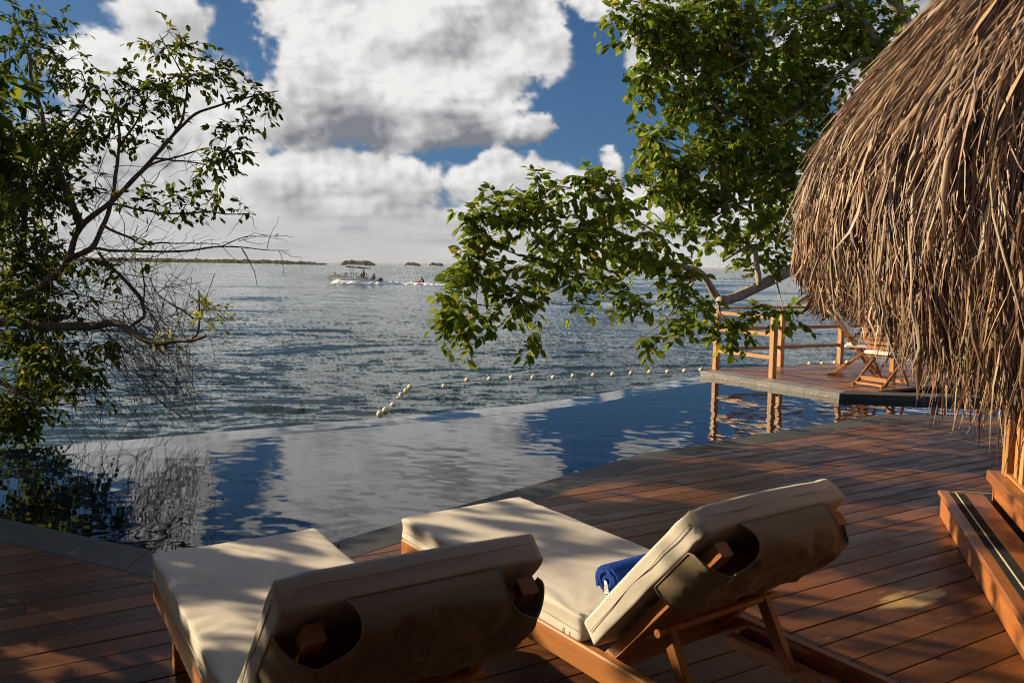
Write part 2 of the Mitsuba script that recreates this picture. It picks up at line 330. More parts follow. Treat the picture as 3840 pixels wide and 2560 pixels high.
# sea: one sheet, fine in front and coarse to the horizon
def waves(x, y, seed, lam0, lam1, n, slope, heading, spread, sp=None):
    r = np.random.default_rng(seed); z = np.zeros_like(x)
    for i in range(n):
        lam = lam0 * (lam1 / lam0) ** r.random(); th = heading + spread * r.normal()
        k = 2 * np.pi / lam; ph = r.random() * 6.28
        s = np.sin(k * (x * math.cos(th) + y * math.sin(th)) + ph)
        a = 1.0 if sp is None else np.clip(lam / sp / 1.6, .12, 1)
        z += a * slope / k * (s - .35 * np.cos(2 * (k * (x * math.cos(th) + y * math.sin(th)) + ph)))
    return z
def sea():
    rg = np.random.default_rng(5)
    rr, r = [], 8.0
    while r < 2400: rr.append(r); r *= 1 + min(.018, .0042 * (1 + r / 70))
    rr = np.array(rr); st = np.gradient(rr)[:, None]; ang = np.linspace(rad(46), rad(134), 780)
    Rg = rr[:, None] + rg.uniform(-.45, .45, (len(rr), len(ang))) * st
    x, y = Rg * np.cos(ang)[None], Rg * np.sin(ang)[None]
    sp = st + 0 * Rg
    z = waves(x, y, 1, .17, .6, 80, .031, rad(96), .26, sp) + waves(x, y, 2, .6, 1.8, 34, .019, rad(94), .20, sp) + waves(x, y, 3, 2.5, 8, 16, .010, rad(92), .35, sp) + waves(x, y, 4, 8, 60, 40, .0085, rad(90), .5, sp)
    # gusts: wavelets grow and calm in patches
    g = meshkit.fbm(np.stack([x * .06, y * .12, 0 * x], -1), 3, 9)
    z = z * (.84 + .32 * g)
    fade = np.clip((2350 - Rg) / 300, 0, 1); z = z * fade
    n, m = x.shape
    v = np.stack([x, y, ZS + z], -1).reshape(-1, 3)
    i, j = np.meshgrid(np.arange(n-1), np.arange(m-1), indexing='ij')
    q = np.stack([i*m+j, (i+1)*m+j, (i+1)*m+j+1, i*m+j+1], -1).reshape(-1, 4)
    f = np.vstack([q[:, [0, 1, 2]], q[:, [0, 2, 3]]])
    # coarse remainder: other directions and the distance
    def ring(radii, angles):
        P = np.array([(a * math.cos(t), a * math.sin(t), ZS) for a in radii for t in angles]); k = len(angles)
        i, j = np.meshgrid(np.arange(len(radii)-1), np.arange(k-1), indexing='ij')
        q = np.stack([i*k+j, (i+1)*k+j, (i+1)*k+j+1, i*k+j+1], -1).reshape(-1, 4)
        return P, np.vstack([q[:, [0, 1, 2]], q[:, [0, 2, 3]]])
    return join([(v, f), ring([rr[-1], 3500], ang[::8].tolist() + [ang[-1]]), ring([0, rr[0]], np.linspace(rad(46), rad(134), 30)), ring([0, 4, 30, 200, rr[-1], 3500], np.linspace(rad(134), rad(406), 60))])
put('sea', sea(), 'sea_water', smooth=True); tag('sea', 'choppy grey-green sea', kind='structure')

# pool water: a dark mirror that tips over its far edge
pool_poly = Polygon(NEAR + FDK[::-1] + FAR[::-1][:-1])
def pool():
    p, t = fill(pool_poly, .034, .25, 3)
    x, y = p[:, 0], p[:, 1]
    dist = shapely.distance(LineString(FAR), shapely.points(p))
    z = waves(x, y, 7, .14, .45, 22, .0046, rad(70), .7) + waves(x, y, 8, .5, 1.6, 8, .0024, rad(60), .8)
    q = meshkit.fbm(np.stack([x * .7, y * .9, 0 * x], -1), 3, 4); z = z * (.25 + .95 * q)
    z = z * np.clip(.14 + dist / 3.2, 0, 1) - math.tan(rad(1.9)) * np.clip(.5 - dist, 0, None)
    return np.column_stack([p, ZW + z]), t
put('pool_water', pool(), 'pool_surface', smooth=True); tag('pool_water', 'still dark water of the infinity pool', kind='structure')

def ribbon(line, z0, z1):
    l = np.array(line); n = len(l); v = np.vstack([np.column_stack([l, np.full(n, z0)]), np.column_stack([l, np.full(n, z1)])])
    i = np.arange(n-1); return v, np.vstack([np.stack([i, i+1, n+i+1], 1), np.stack([i, n+i+1, n+i], 1)])
# the weir wall below the far edge and the shore under everything
fo = offset_line(FAR, -.02)
put('pool_wall', join([ribbon(fo, -2.2, -.115), ribbon(offset_line(FAR, .04), -.4, -.115)]), 'slate'); tag('pool_wall', 'dark weir wall under the overflowing pool edge', kind='structure')
DECK_EDGE = offset_line(NEAR, .292)
OUT = offset_line(NEAR, .286)

# coping tiles of the near edge
tag('pool_coping', 'dark slate coping between pool and deck', kind='structure')
def tiles(parent, inner, outer, length, z0, z1, mat):
    inner, outer = np.array(inner), np.array(outer)
    for k in range(len(inner) - 1):
        a0, a1, b0, b1 = inner[k], inner[k+1], outer[k], outer[k+1]
        n = max(1, round(np.linalg.norm(a1 - a0) / length)); d = unit(a1 - a0)
        for j in range(n):
            s0, s1 = j / n, (j + 1) / n
            q = Polygon([a0+(a1-a0)*s0, a0+(a1-a0)*s1, b0+(b1-b0)*s1, b0+(b1-b0)*s0]).buffer(-.0022, join_style=2)
            v, f, uv = slab(q, z0, z1, .003, d)
            put('tile', (v, f), mat, parent, uv=uv)
tiles('pool_coping', NEAR, OUT, .62, -.30, -.002, 'slate')

# deck boards
tag('main_deck', 'brown timber deck around the pool', kind='structure')
deck_poly = Polygon(np.vstack([DECK_EDGE, [(9.5, -1.6), (-7.6, -1.6), (-7.6, 7.2)]]))
rngd = np.random.default_rng(12)
KEEP_X = (-7.6, 9.5)
for k in range(-30, 48):
    lo = 3.631 + .152 * k
    sA = -14.0 + 4.8 * rngd.random()
    cuts = [sA]
    while cuts[-1] < 14: cuts.append(cuts[-1] + rngd.uniform(4.2, 5.4))
    mid = lo + .075
    for want in ((-1.69, 3.14), (.527, 5.255)):
        w = np.array(want)
        if abs(w @ PN - mid) < .076: cuts = [c for c in cuts if abs(c - w @ PD) > 1.2] + [w @ PD]; cuts.sort()
    for c0, c1 in zip(cuts[:-1], cuts[1:]):
        q_ = lambda e: Polygon([PD*s + PN*t for s, t in ((c0+.0006, lo+.003+e), (c1-.0006, lo+.003+e), (c1-.0006, lo+.1485-e), (c0+.0006, lo+.1485-e))])
        g, top = q_(0).intersection(deck_poly), q_(.0025).intersection(deck_poly).simplify(.0005)
        for gg in getattr(g, 'geoms', [g]):
            if gg.geom_type == 'Polygon' and gg.area > .003:
                dz = rngd.uniform(-.0012, .0012)
                v, f, uv = slab(gg.simplify(.0005), -.028, dz, .0025, PD, top=top if g.geom_type == 'Polygon' else None)
                put('plank', (v, f), 'deck_wood', 'main_deck', uv=uv)
tv, tf = trimesh.creation.triangulate_polygon(deck_poly, engine='earcut')
put('subfloor', (np.column_stack([tv, np.full(len(tv), -.34)]), np.asarray(tf)), 'joist_wood', 'main_deck')

# far deck beyond the pool
tag('far_deck', 'small sunlit timber deck beyond the pool', kind='structure')
FO = offset_line(FDK, -.30); FO[0] += (np.array(FDK[0]) - FDK[1]) * 0
far_poly = Polygon(np.vstack([offset_line(FDK, -.303), [(11.5, 16.6), (3.02, 13.16)]])).buffer(0)
for k in range(-10, 60):
    lo = 8.0 + .105 * k
    quad = Polygon([PD*s + PN*t for s, t in ((0, lo+.002), (22, lo+.002), (22, lo+.1025), (0, lo+.1025))])
    g = quad.intersection(far_poly)
    for gg in getattr(g, 'geoms', [g]):
        if gg.geom_type == 'Polygon' and gg.area > .003:
            v, f, uv = slab(gg.simplify(.0005), -.03, 0, .003, PD); put('plank', (v, f), 'far_deck_wood', 'far_deck', uv=uv)
put('subfloor', trimesh.creation.extrude_polygon(far_poly, .12, engine='earcut').apply_translation((0, 0, -.40)), 'joist_wood', 'far_deck')
tag('far_coping', 'grey tile coping along the edge of the far deck', kind='structure')
tiles('far_coping', FDK[:2], FO[:2], .3, -.3, .004, 'pale_slate')
tiles('far_coping', FDK[1:], FO[1:], .6, -.3, .004, 'slate')
put('under_wall', ribbon(np.array(FDK) + (.01, .01), -2.2, -.2), 'joist_wood', 'far_coping')
rm = np.random.default_rng(4); mm = []
for s in rm.uniform(.01, .95, 34):
    c = np.array(FDK[0]) * (1 - s) + np.array(FDK[1]) * s; t = unit(np.array(FDK[1]) - FDK[0])
    b = trimesh.creation.icosphere(1); b.apply_scale((rm.uniform(.006, .022), .004, rm.uniform(.003, .005))); b.apply_transform(trimesh.transformations.rotation_matrix(math.atan2(t[1], t[0]), (0, 0, 1)))
    if rm.random() < .5 or s < .12: b.apply_translation((c[0]-.002, c[1]-.002, ZW + .012)); mm.append(b)
k = put('mineral_crust', trimesh.util.concatenate(mm), 'mineral', 'far_coping'); tag(k, kind='stuff')

# shore under the trees on the left
def bank():
    p, t = fill(Polygon([(-5.2, 7.3), (-5.7, 6.95), (-7.0, 7.0), (-7.65, 6), (-7.65, -1.6), (-30, -4), (-34, 10), (-14, 11.5), (-8, 11), (-6, 9.6)]), .4, .2, 6)
    d = shapely.distance(LineString([(-6, 9.6), (-8, 11), (-14, 11.5), (-34, 10)]), shapely.points(p)); d2 = shapely.distance(LineString([(-5.2, 7.3), (-6, 9.6)]), shapely.points(p))
    z = -1.75 + np.clip(np.minimum(d, d2 + .2) * .9, 0, 1.5) + .3 * (meshkit.fbm(np.column_stack([p, 0 * p[:, 0]]), 3, 2) - .5)
    return np.column_stack([p, z]), t
put('shore_bank', bank(), 'soil', smooth=True); tag('shore_bank', 'dark earth bank under the trees', kind='structure')

# the bungalow behind the camera, whose wall and deep eaves shade this end of the deck
bg = thing('bungalow', 'dark timber bungalow under a deep thatched eave behind the deck', 'house')
v, f = [], []
for i in range(60):
    x = -6.2 + .17 * i
    b_ = trimesh.creation.box((.166, .04, 3.0)); b_.apply_translation((x, -1.35 + .003 * (i % 2), 1.5)); put('wall_board', b_, 'bungalow_wood', bg)
def slope(pts, th):
    """a roof plane with thickness from its four upper corners"""
    q_ = np.array(pts, float); w = np.vstack([q_, q_ - (0, 0, th)])
    return trimesh.Trimesh(w, [(0, 1, 2), (0, 2, 3), (4, 6, 5), (4, 7, 6), (0, 4, 5), (0, 5, 1), (1, 5, 6), (1, 6, 2), (3, 7, 4), (3, 4, 0), (2, 6, 7), (2, 7, 3)])
rf = slope([(-6.6, 2.1, 2.85), (4.4, 2.1, 2.85), (4.4, -4.5, 5.6), (-6.6, -4.5, 5.6)], .25)
for x in (-5.6, 3.6): put('post', trimesh.creation.cylinder(.07, 2.5, sections=16).apply_translation((x, 1.9, 1.25)), 'bungalow_wood', bg, smooth=40)
put('roof', rf, 'straw_base', bg)
for i in range(26):
    a_ = 1.25 + .17 * i; q_ = np.array([3.045, 5.215]) + np.array([-.322, -.947]) * a_ + np.array([.947, -.322]) * (.42 + .003 * (i % 2))
    b_ = trimesh.creation.box((.166, .04, 2.5)); b_.apply_transform(trimesh.transformations.rotation_matrix(math.atan2(-.947, -.322), (0, 0, 1))); b_.apply_translation((*q_, 1.6)); put('wall_board', b_, 'bungalow_wood', bg)


# ---------------------------------------------------------------- far shore and islands
def lumps(cx, cy, length, head, hgt, n, seed, deep=.25):
    r = np.random.default_rng(seed); t = np.array([math.cos(head), math.sin(head)]); nn = np.array([-t[1], t[0]]); out = []
    base = trimesh.creation.icosphere(1)
    for i in range(n):
        s = r.uniform(-.5, .5); w = (1 - abs(2*s) ** 4) ** .5
        h = hgt * (.25 + .45 * w + .30 * w * meshkit.noise(V3(s * n / 9, 1, seed), seed)) * r.uniform(.75, 1.1)
        c = np.array([cx, cy]) + t * s * length + nn * r.uniform(-1, 1) * hgt * 2
        m = base.copy(); m.vertices *= 1 + .25 * (meshkit.noise(m.vertices * 2.2 + i, 3) - .5)[:, None]
        m.apply_scale((h * r.uniform(.7, 1.3), h * r.uniform(.7, 1.3), h)); m.apply_translation((*c, ZS + h * .12)); out.append(m)
    return trimesh.util.concatenate(out)
def at_az(x, dist):   # x: sideways distance per unit of depth
    return x * dist, dist
def island(name, x0, x1, dist, hgt, n, seed, label):
    a, b = np.array([x0 * dist, dist]), np.array([x1 * dist, dist]); c = (a + b) / 2; L = np.linalg.norm(b - a)
    key = new_key(name); tag(key, label, kind='structure')
    th = np.linspace(0, 2*np.pi, 40, endpoint=False)
    e = np.column_stack([c[0] + np.cos(th) * L * .53, c[1] + np.sin(th) * 40, np.full(40, ZS - .5)]); top = np.column_stack([c[0] + np.cos(th) * L * .51, c[1] + np.sin(th) * 30, np.full(40, ZS + .9)])
    i = np.arange(40); j = (i + 1) % 40
    v = np.vstack([e, top, [[*c, ZS + 1.2]]]); f = np.vstack([np.stack([i, j, 40+j], 1), np.stack([i, 40+j, 40+i], 1), np.stack([40+i, 40+j, i*0+80], 1)])
    put('beach', (v, f), 'sand', key)
    k = put('mangroves', lumps(*c, L, 0, hgt, n, seed), 'far_leaf', key, smooth=True); tag(k, kind='stuff')
island('far_shore', -.62, -.225, 1500, 8.0, 900, 1, 'long low wooded shore on the horizon')
island('small_island', -.203, -.168, 1500, 8.5, 110, 2, 'wooded islet on the horizon nearest the far shore')
island('small_island', -.127, -.113, 1700, 7, 34, 3, 'tiny wooded islet left of another on the horizon')
island('small_island', -.099, -.085, 1700, 7, 34, 4, 'tiny wooded islet nearest the leaves on the horizon')

# ---------------------------------------------------------------- palapa
HC = np.array([4.2, 5.7])
PROF = np.array([(0.05, 4.85), (.5, 4.25), (.93, 3.8), (1.32, 3.36), (1.73, 2.84), (1.93, 2.53), (2.02, 2.25), (2.06, 1.93), (2.04, 1.66), (1.99, 1.40), (1.94, 1.2)])
seg = np.concatenate([[0], np.cumsum(np.linalg.norm(np.diff(PROF, axis=0), axis=1))]); SL = seg[-1]
def prof(s):
    r_ = np.interp(s, seg, PROF[:, 0]); z_ = np.interp(s, seg, PROF[:, 1])
    e = np.clip(s - SL, 0, None); return r_ - .02 * e, z_ - e
hut = thing('palapa', 'round palapa with shaggy dried palm thatch on a timber platform', 'palapa')
def revolve(prof_, n=64, a0=0, a1=2*np.pi):
    th = np.linspace(a0, a1, n + 1); P = np.array(prof_)
    v = np.stack([HC[0] + P[:, None, 0] * np.cos(th)[None], HC[1] + P[:, None, 0] * np.sin(th)[None], np.repeat(P[:, 1:2], n + 1, 1)], -1).reshape(-1, 3)
    i, j = np.meshgrid(np.arange(len(P)-1), np.arange(n), indexing='ij'); q = np.stack([i*(n+1)+j, i*(n+1)+j+1, (i+1)*(n+1)+j+1, (i+1)*(n+1)+j], -1).reshape(-1, 4)
    return v, np.vstack([q[:, [0, 1, 2]], q[:, [0, 2, 3]]])
inner = PROF.copy(); inner[:, 0] = np.maximum(.01, inner[:, 0] - .10); inner[:, 1] -= .06; inner[-1] = (1.84, 1.48)
inner = inner[inner[:, 1] > 1.45]
put('thatch_base', revolve(inner), 'straw_base', hut, smooth=True)

CAM_A = math.atan2(-HC[1], -HC[0])
def strands(n, seed, a_mid, a_half, s_lo=0.0, len0=.45, len1=1.0, wide=1.0, lift=1.0, hang=True):
    """dried leaf strips laid down the roof: (n, k, 3, 3) rows of left, ridge and right points, and a colour each"""
    r = np.random.default_rng(seed); K = 5
    th0 = a_mid + a_half * r.uniform(-1, 1, n)
    s0 = s_lo + (SL - .15 - s_lo) * r.random(n) ** .62
    L = r.uniform(len0, len1, n)
    deg = np.degrees(th0) % 360
    zl = np.interp(deg, [0, 120, 161, 180, 197, 210, 222, 240, 300, 360], [1.3, 1.4, 1.50, 1.38, 1.18, .96, .72, .68, 1.1, 1.3])      # the fringe is ragged, and longest towards the deck
    far_ = np.interp(deg, [150, 180, 200, 225, 250], [.06, .14, .28, .52, .44])
    zl = zl + .10 * (meshkit.noise(np.column_stack([deg * .16, 0 * deg, 0 * deg]), 5) - .5) + .16 * r.random(n) - far_ * r.random(n) ** 3.5
    L = np.minimum(L, np.maximum(SL + 1.2 - zl - s0, .12))
    t = np.linspace(0, 1, K)
    s = s0[:, None] + L[:, None] * t[None]
    rr, zz = prof(s)
    up_ = lift * r.random(n) ** 2.2
    out = r.uniform(-.12, .09, n)[:, None] + (.10 * up_)[:, None] * t[None] ** 1.6 + .012 * np.sin(6 * t[None] + r.uniform(0, 6, n)[:, None])
    out = out + .15 * (meshkit.noise(np.column_stack([th0 * 15, s0 * 2.6, 0 * s0]), 41) - .5)[:, None] + .08 * (meshkit.noise(np.column_stack([th0 * 40, s0 * 5, 0 * s0]), 42) - .5)[:, None] - .045
    drop = np.clip(s - SL, 0, None); out = out * np.exp(-1.2 * drop)
    sway = r.normal(0, .075, n)[:, None] * t[None] + (r.normal(0, .06, n)[:, None] * t[None] ** 2.2) + .02 * np.sin(5 * t[None] + r.uniform(0, 6, n)[:, None])
    R_ = rr + out; th = th0[:, None] + sway / np.maximum(R_, .3)
    c = np.stack([HC[0] + R_ * np.cos(th), HC[1] + R_ * np.sin(th), zz - .02 * up_[:, None] * t[None]], -1)
    tg = np.gradient(c, axis=1); tg /= np.linalg.norm(tg, axis=-1, keepdims=True)
    rad_ = np.stack([np.cos(th), np.sin(th), 0 * th], -1)
    side = np.cross(tg, rad_); side /= np.linalg.norm(side, axis=-1, keepdims=True) + 1e-9
    nor = np.cross(side, tg)
    tw = (r.normal(0, .7, n)[:, None] + r.normal(0, 1.0, n)[:, None] * t[None])[..., None]
    sd = side * np.cos(tw) + nor * np.sin(tw); nn = nor * np.cos(tw) - side * np.sin(tw)
    w = (wide * r.gamma(2.0, .0027, n) + .0020)[:, None] * (np.sin(np.pi * np.clip(.12 + .86 * t[None], 0, 1)) ** .7)
    w = w[..., None]
    q = np.stack([c - sd * w - nn * w * .45, c + nn * w * .25, c + sd * w - nn * w * .45], 2)
    tone = r.random(n) ** 1.7; g = r.random(n)
    A, B, Cc = np.array([.44, .295, .195]), np.array([.125, .075, .047]), np.array([.36, .30, .235])
    col = A * tone[:, None] + B * (1 - tone[:, None]); col = np.where(g[:, None] > .86, Cc * (.6 + .5 * tone[:, None]), col); col = np.where(g[:, None] < .10, col * .5, col)
    return q, col
def strand_mesh(q, col):
    n, K = q.shape[:2]; v = q.reshape(-1, 3)
    i, j, k = np.meshgrid(np.arange(n), np.arange(K-1), np.arange(2), indexing='ij')
    a = i * K * 3 + j * 3 + k; qd = np.stack([a, a+1, a+4, a+3], -1).reshape(-1, 4)
    f = np.vstack([qd[:, [0, 1, 2]], qd[:, [0, 2, 3]]])
    c = np.repeat(col, K * 3, 0); return (v, f), c
qa, ca = strands(23000, 1, CAM_A - .05, 1.5, len0=.35, len1=.85)
qe, ce_ = strands(5000, 11, CAM_A - .05, 1.45, len0=.25, len1=.7, wide=.55, lift=1.3)
qb, cb = strands(7000, 2, CAM_A + math.pi, 1.65)
qc, cc = strands(2600, 5, CAM_A - .05, 1.5, len0=.35, len1=.8, wide=1.5, lift=1.7)
qd_, cd_ = strands(2400, 7, CAM_A + .22, .75, s_lo=SL - .75, len0=.5, len1=1.0, wide=.9, lift=.8)
ALLQ, ALLC = np.vstack([qa, qc, qd_, qe]), np.vstack([ca, cc, cd_, ce_])
C0 = V3(0, 0, 1.6)
ctr = ALLQ[:, 2, 1]; width = np.linalg.norm(ALLQ[:, 2, 0] - ALLQ[:, 2, 2], axis=1)
facing = np.einsum('ij,ij->i', ctr[:, :2] - HC, -HC[None] + 0 * ctr[:, :2]) / np.linalg.norm(ctr[:, :2] - HC, axis=1)
outw = np.linalg.norm(ctr[:, :2] - HC, axis=1) - np.interp(-ctr[:, 2], -PROF[:, 1], PROF[:, 0])
inview = (ctr[:, 0] / ctr[:, 1] < .61) & (ctr[:, 2] < 1.6 + .36 * ctr[:, 1]) & (facing > 0)
score = np.where(inview, width / np.linalg.norm(ctr - C0, axis=1) * (1 + 12 * np.clip(outw, -.05, .1)), -1)
big = np.argsort(-score)[:300]; rest = np.setdiff1d(np.arange(len(ALLQ)), big)
for i in big:
    m, c = strand_mesh(ALLQ[i:i+1], ALLC[i:i+1]); put('palm_strip', m, 'straw', hut, smooth=True, color=c)
m, c = strand_mesh(np.vstack([ALLQ[rest], qb]), np.vstack([ALLC[rest], cb]))
k = put('thatch', m, 'straw', hut, smooth=True, color=c); tag(k, kind='stuff')
# platform, posts and wall under the roof
E1 = np.array([-.322, -.947]); E2 = np.array([.947, -.322])       # along the step, and inwards
PC = np.array([3.045, 5.215])
def pt(a, b, z): p = PC + E1 * a + E2 * b; return V3(p[0], p[1], z)
bar('platform_edge', pt(-.02, .055, .305), pt(3.2, .055, .305), .11, .07, 'step_wood', hut, ch=.008)
bar('platform_riser', pt(.02, .05, .222), pt(3.2, .05, .222), .03, .094, 'step_wood', hut)
bar('platform_side', pt(.04, .03, .17), pt(.04, 2.4, .17), .03, .33, 'step_wood', hut)
for i in range(9):
    bar('platform_board', pt(.05, .186 + i * .148, .3205), pt(3.2, .186 + i * .148, .3205), .144, .035, 'step_wood', hut)
def post(a, b, w, d, z0=.342, z1=2.5, m='rail_wood'):
    p, q = pt(a, b, z0), pt(a, b, z1); bar('post', p, q, w, d, m, hut, upv=(*E1, 0), ch=.006)
post(.10, .105, .075, .11)
for a, b in ((.10, 2.2), (2.6, .105)): post(a, b, .11, .11)
bar('wall_stile', pt(.235, .125, .342), pt(.235, .125, 2.3), .05, .06, 'rail_wood', hut, upv=(*E1, 0))
bar('wall_stile', pt(.40, .115, .342), pt(.40, .115, 2.3), .05, .07, 'rail_wood', hut, upv=(*E1, 0))
bar('wall_board', pt(.155, .16, 1.32), pt(.215, .16, 1.32), .02, 1.95, 'teak', hut)
bar('wall_board', pt(.26, .165, 1.32), pt(.375, .165, 1.32), .02, 1.95, 'teak', hut)
bar('wall_board', pt(.425, .15, 1.32), pt(.60, .15, 1.32), .02, 1.95, 'teak', hut)
bar('sill', pt(.15, .12, .352), pt(.9, .12, .352), .09, .02, 'rail_wood', hut)
lk = put('latch', trimesh.creation.box((.012, .02, .07), transform=T3(pt(.30, .150, .62))) if False else trimesh.creation.box((.02, .02, .07)).apply_translation(pt(.315, .148, .62)), 'metal', hut)
for i in range(10):   # rafters
    th = 2*np.pi*i/10
    bar('rafter', (HC[0]+1.80*math.cos(th), HC[1]+1.80*math.sin(th), 1.6), (HC[0]+.1*math.cos(th), HC[1]+.1*math.sin(th), 4.5), .06, .06, 'teak', hut)

# the step in front of the platform
st = thing('wooden_step', 'long varnished wooden step with black grip tape beside the palapa', 'step')
SC = np.array([2.81, 5.355])
def ps(a, b, z): p = SC + E1 * a + E2 * b; return V3(p[0], p[1], z)
bar('riser', ps(.02, .03, .072), ps(3.1, .03, .072), .026, .142, 'step_wood', st)
bar('nosing', ps(0, .036, .158), ps(3.1, .036, .158), .074, .030, 'step_wood', st, ch=.009)
bar('tread_board', ps(0, .171, .157), ps(3.1, .171, .157), .19, .030, 'step_wood', st)
bar('end_panel', ps(.015, .06, .07), ps(.015, .27, .07), .02, .135, 'step_wood', st)
for b, w in ((.075, .034), (.124, .044)):
    bar('grip_tape', ps(.06, b, .1745), ps(3.1, b, .1745), w, .003, 'grip_tape', st, ch=.0005)
bar('glow_strip', ps(.05, .0965, .1742), ps(3.1, .0965, .1742), .009, .004, 'glow_tape', st, ch=.0005)
bar('edge_strip', ps(.006, .10, .175), ps(.006, .46, .183), .008, .004, 'glow_tape', st, ch=.0005)

# ---------------------------------------------------------------- railing
rl = thing('deck_railing', 'sunlit wooden railing with square posts round the far deck', 'railing')
RP = {'a': V3(3.25, 13.15, 0), 'b': V3(3.84, 12.16, 0)}
RB = [V3(3.25, 13.15, 0) + V3(1.195, .53, 0) * i for i in range(0, 7)]
for i, p in enumerate([RP['a'], RP['b']] + RB[1:]):
    bar('post', p + V3(0, 0, .002), p + V3(0, 0, .93 if i == 1 else .955), .082, .082, 'rail_wood', rl, upv=(1.31, -2.23, 0), ch=.005)
def rails(p, q, zs, top=True):
    d = unit(q - p)
    for z in zs: bar('rail', p + d * .042 + V3(0, 0, z), q - d * .042 + V3(0, 0, z), .035, .055, 'rail_wood', rl)
    if top: bar('handrail', p - d * .05 + V3(0, 0, .978), q + d * .05 + V3(0, 0, .978), .095, .036, 'rail_wood', rl)
rails(RP['a'], RP['b'], (.30, .64), False); bar('handrail', RP['a'] + V3(.03, -.05, .9), RP['b'] + V3(0, 0, .9), .035, .055, 'rail_wood', rl)
for p, q in zip(RB[:-1], RB[1:]): rails(p, q, (.32, .64), False)
bar('handrail', RB[0] + V3(-.06, -.027, .975), RB[-1] + V3(0, 0, .975), .095, .036, 'rail_wood', rl)

# ---------------------------------------------------------------- sun loungers
def rbox(lx, ly, lz, r, step=.024):
    """a cushion blank: box from the origin to (lx, ly, lz) with rounded edges, finely divided"""
    m = trimesh.creation.box((lx, ly, lz)); m = m.subdivide_to_size(step)
    m.merge_vertices(); v = m.vertices.copy(); h = np.array([lx, ly, lz]) / 2 - r
    c = np.clip(v, -h, h); d = v - c; l = np.linalg.norm(d, axis=1, keepdims=True)
    v = np.where(l > 1e-9, c + d / np.maximum(l, 1e-9) * r, v)
    return v + np.array([lx, ly, lz]) / 2, m.faces
def lounger(F0, head_deg, seed, label, ang=47.9, mirror=False):
    W = V3(math.cos(rad(head_deg)), math.sin(rad(head_deg)), 0); S = V3(W[1], -W[0], 0); Z = V3(0, 0, 1)
    O = V3(*F0, 0); wd = .675
    P = lambda s, w, z: O + S * s + W * w + Z * z
    def L2W(v): return O + np.outer(v[:, 0], S) + np.outer(v[:, 1], W) + np.outer(v[:, 2], Z)
    lg = thing('sun_lounger', label, 'sun lounger', None)
    # frame
    for w in (.02, wd - .02):
        bar('side_rail', P(-.005, w, .270), P(2.06, w, .270), .040, .095, 'teak', lg, ch=.006)
    bar('end_rail', P(.012, .042, .270), P(.012, wd - .042, .270), .034, .09, 'teak', lg)
    bar('end_rail', P(2.03, .042, .265), P(2.03, wd - .042, .265), .034, .07, 'teak', lg)
    bar('cross_bar', P(1.36, .042, .262), P(1.36, wd - .042, .262), .05, .06, 'teak', lg)
    bar('notch_rail', P(1.45, .068, .235), P(2.0, .068, .235), .036, .05, 'teak', lg); bar('notch_rail', P(1.45, wd-.068, .235), P(2.0, wd-.068, .235), .036, .05, 'teak', lg)
    for s, in ((.19,), (1.86,)):
        for w in (.074, wd - .074):
            bar('leg', P(s, w, .001), P(s, w, .262), .068, .062, 'teak', lg, upv=S, ch=.006)
    for s in np.arange(.075, 1.30, .078): bar('seat_slat', P(s, .042, .305), P(s, wd - .042, .305), .055, .018, 'teak', lg)
    # back frame
    ca_, sa_ = math.cos(rad(ang)), math.sin(rad(ang))
    def B(u, w, t): return P(1.383 + u * ca_ - t * sa_, w, .335 + u * sa_ + t * ca_)   # t: out of the back's front face
    nb = P(1 - sa_, 0, ca_) - P(1, 0, 0)
    for w in (.062, wd - .062): bar('back_stile', B(-.02, w, -.040), B(.665, w, -.040), .048, .046, 'teak', lg, upv=nb, ch=.005)
    for u in np.arange(.03, .60, .085): bar('back_slat', B(u, .088, -.030), B(u, wd - .088, -.030), .058, .016, 'teak', lg, upv=nb)
    bar('back_rail', B(.545, .088, -.040), B(.62, wd - .088, -.040), .05, .04, 'teak', lg, upv=nb)
    for w in (.105, wd - .105):
        bar('prop_leg', B(.245, w, -.085), P(1.735, w, .235), .034, .044, 'teak', lg, upv=S)
    v, f = tube_mesh([B(.25, .05, -.088), B(.25, wd - .05, -.088)], .014, 10); put('prop_rod', (v, f), 'teak', lg, smooth=40, uv=None)
    # seat cushion
    r = np.random.default_rng(seed)
    v, f = rbox(1.318, wd + .012, .098, .014)
    x, y, z = v[:, 0] / 1.318, v[:, 1] / (wd + .012), v[:, 2]
    puff = (1 - (2*x - 1) ** 8) * (1 - (2*y - 1) ** 6)
    topm = np.clip((z - .03) / .06, 0, 1)
    v[:, 2] += puff * topm * .005
    q = np.column_stack([v[:, 0] * 2.2, v[:, 1] * 3.2, v[:, 2] * 8 + seed])
    v[:, 2] += (meshkit.fbm(q, 3, seed) - .5) * .012 * (.4 + .6 * topm)
    edge = np.exp(-((1 - x) * 1.318 / .20) ** 2) * topm                  # creases that fan out from the corners at the fold
    for cy in (0., 1.):
        rr_ = np.hypot((1 - x) * 1.318, (y - cy) * wd); th = np.arctan2((1 - x) * 1.318, np.abs(y - cy) * wd + 1e-6)
        v[:, 2] += .0042 * np.sin(th * 17 + 5 * meshkit.noise(q * 2, 5)) * np.exp(-(rr_ / .16) ** 2) * np.clip(rr_ / .03, 0, 1) * topm
    v[:, 2] += .0022 * np.sin(meshkit.noise(q * 1.3, 8) * 34) * np.exp(-((np.minimum(y, 1 - y)) * wd / .10) ** 2) * topm
    v[:, 1] += .006 * np.sin(z / .098 * np.pi) + (meshkit.noise(q * 3, 4) - .5) * .006
    v += np.array([-.006, -.006, .3215])
    kseat = put('seat_cushion', (L2W(v), f), 'canvas', lg, smooth=True)
    # back cushion
    lb = .70
    v, f = rbox(lb, wd + .012, .092, .014)
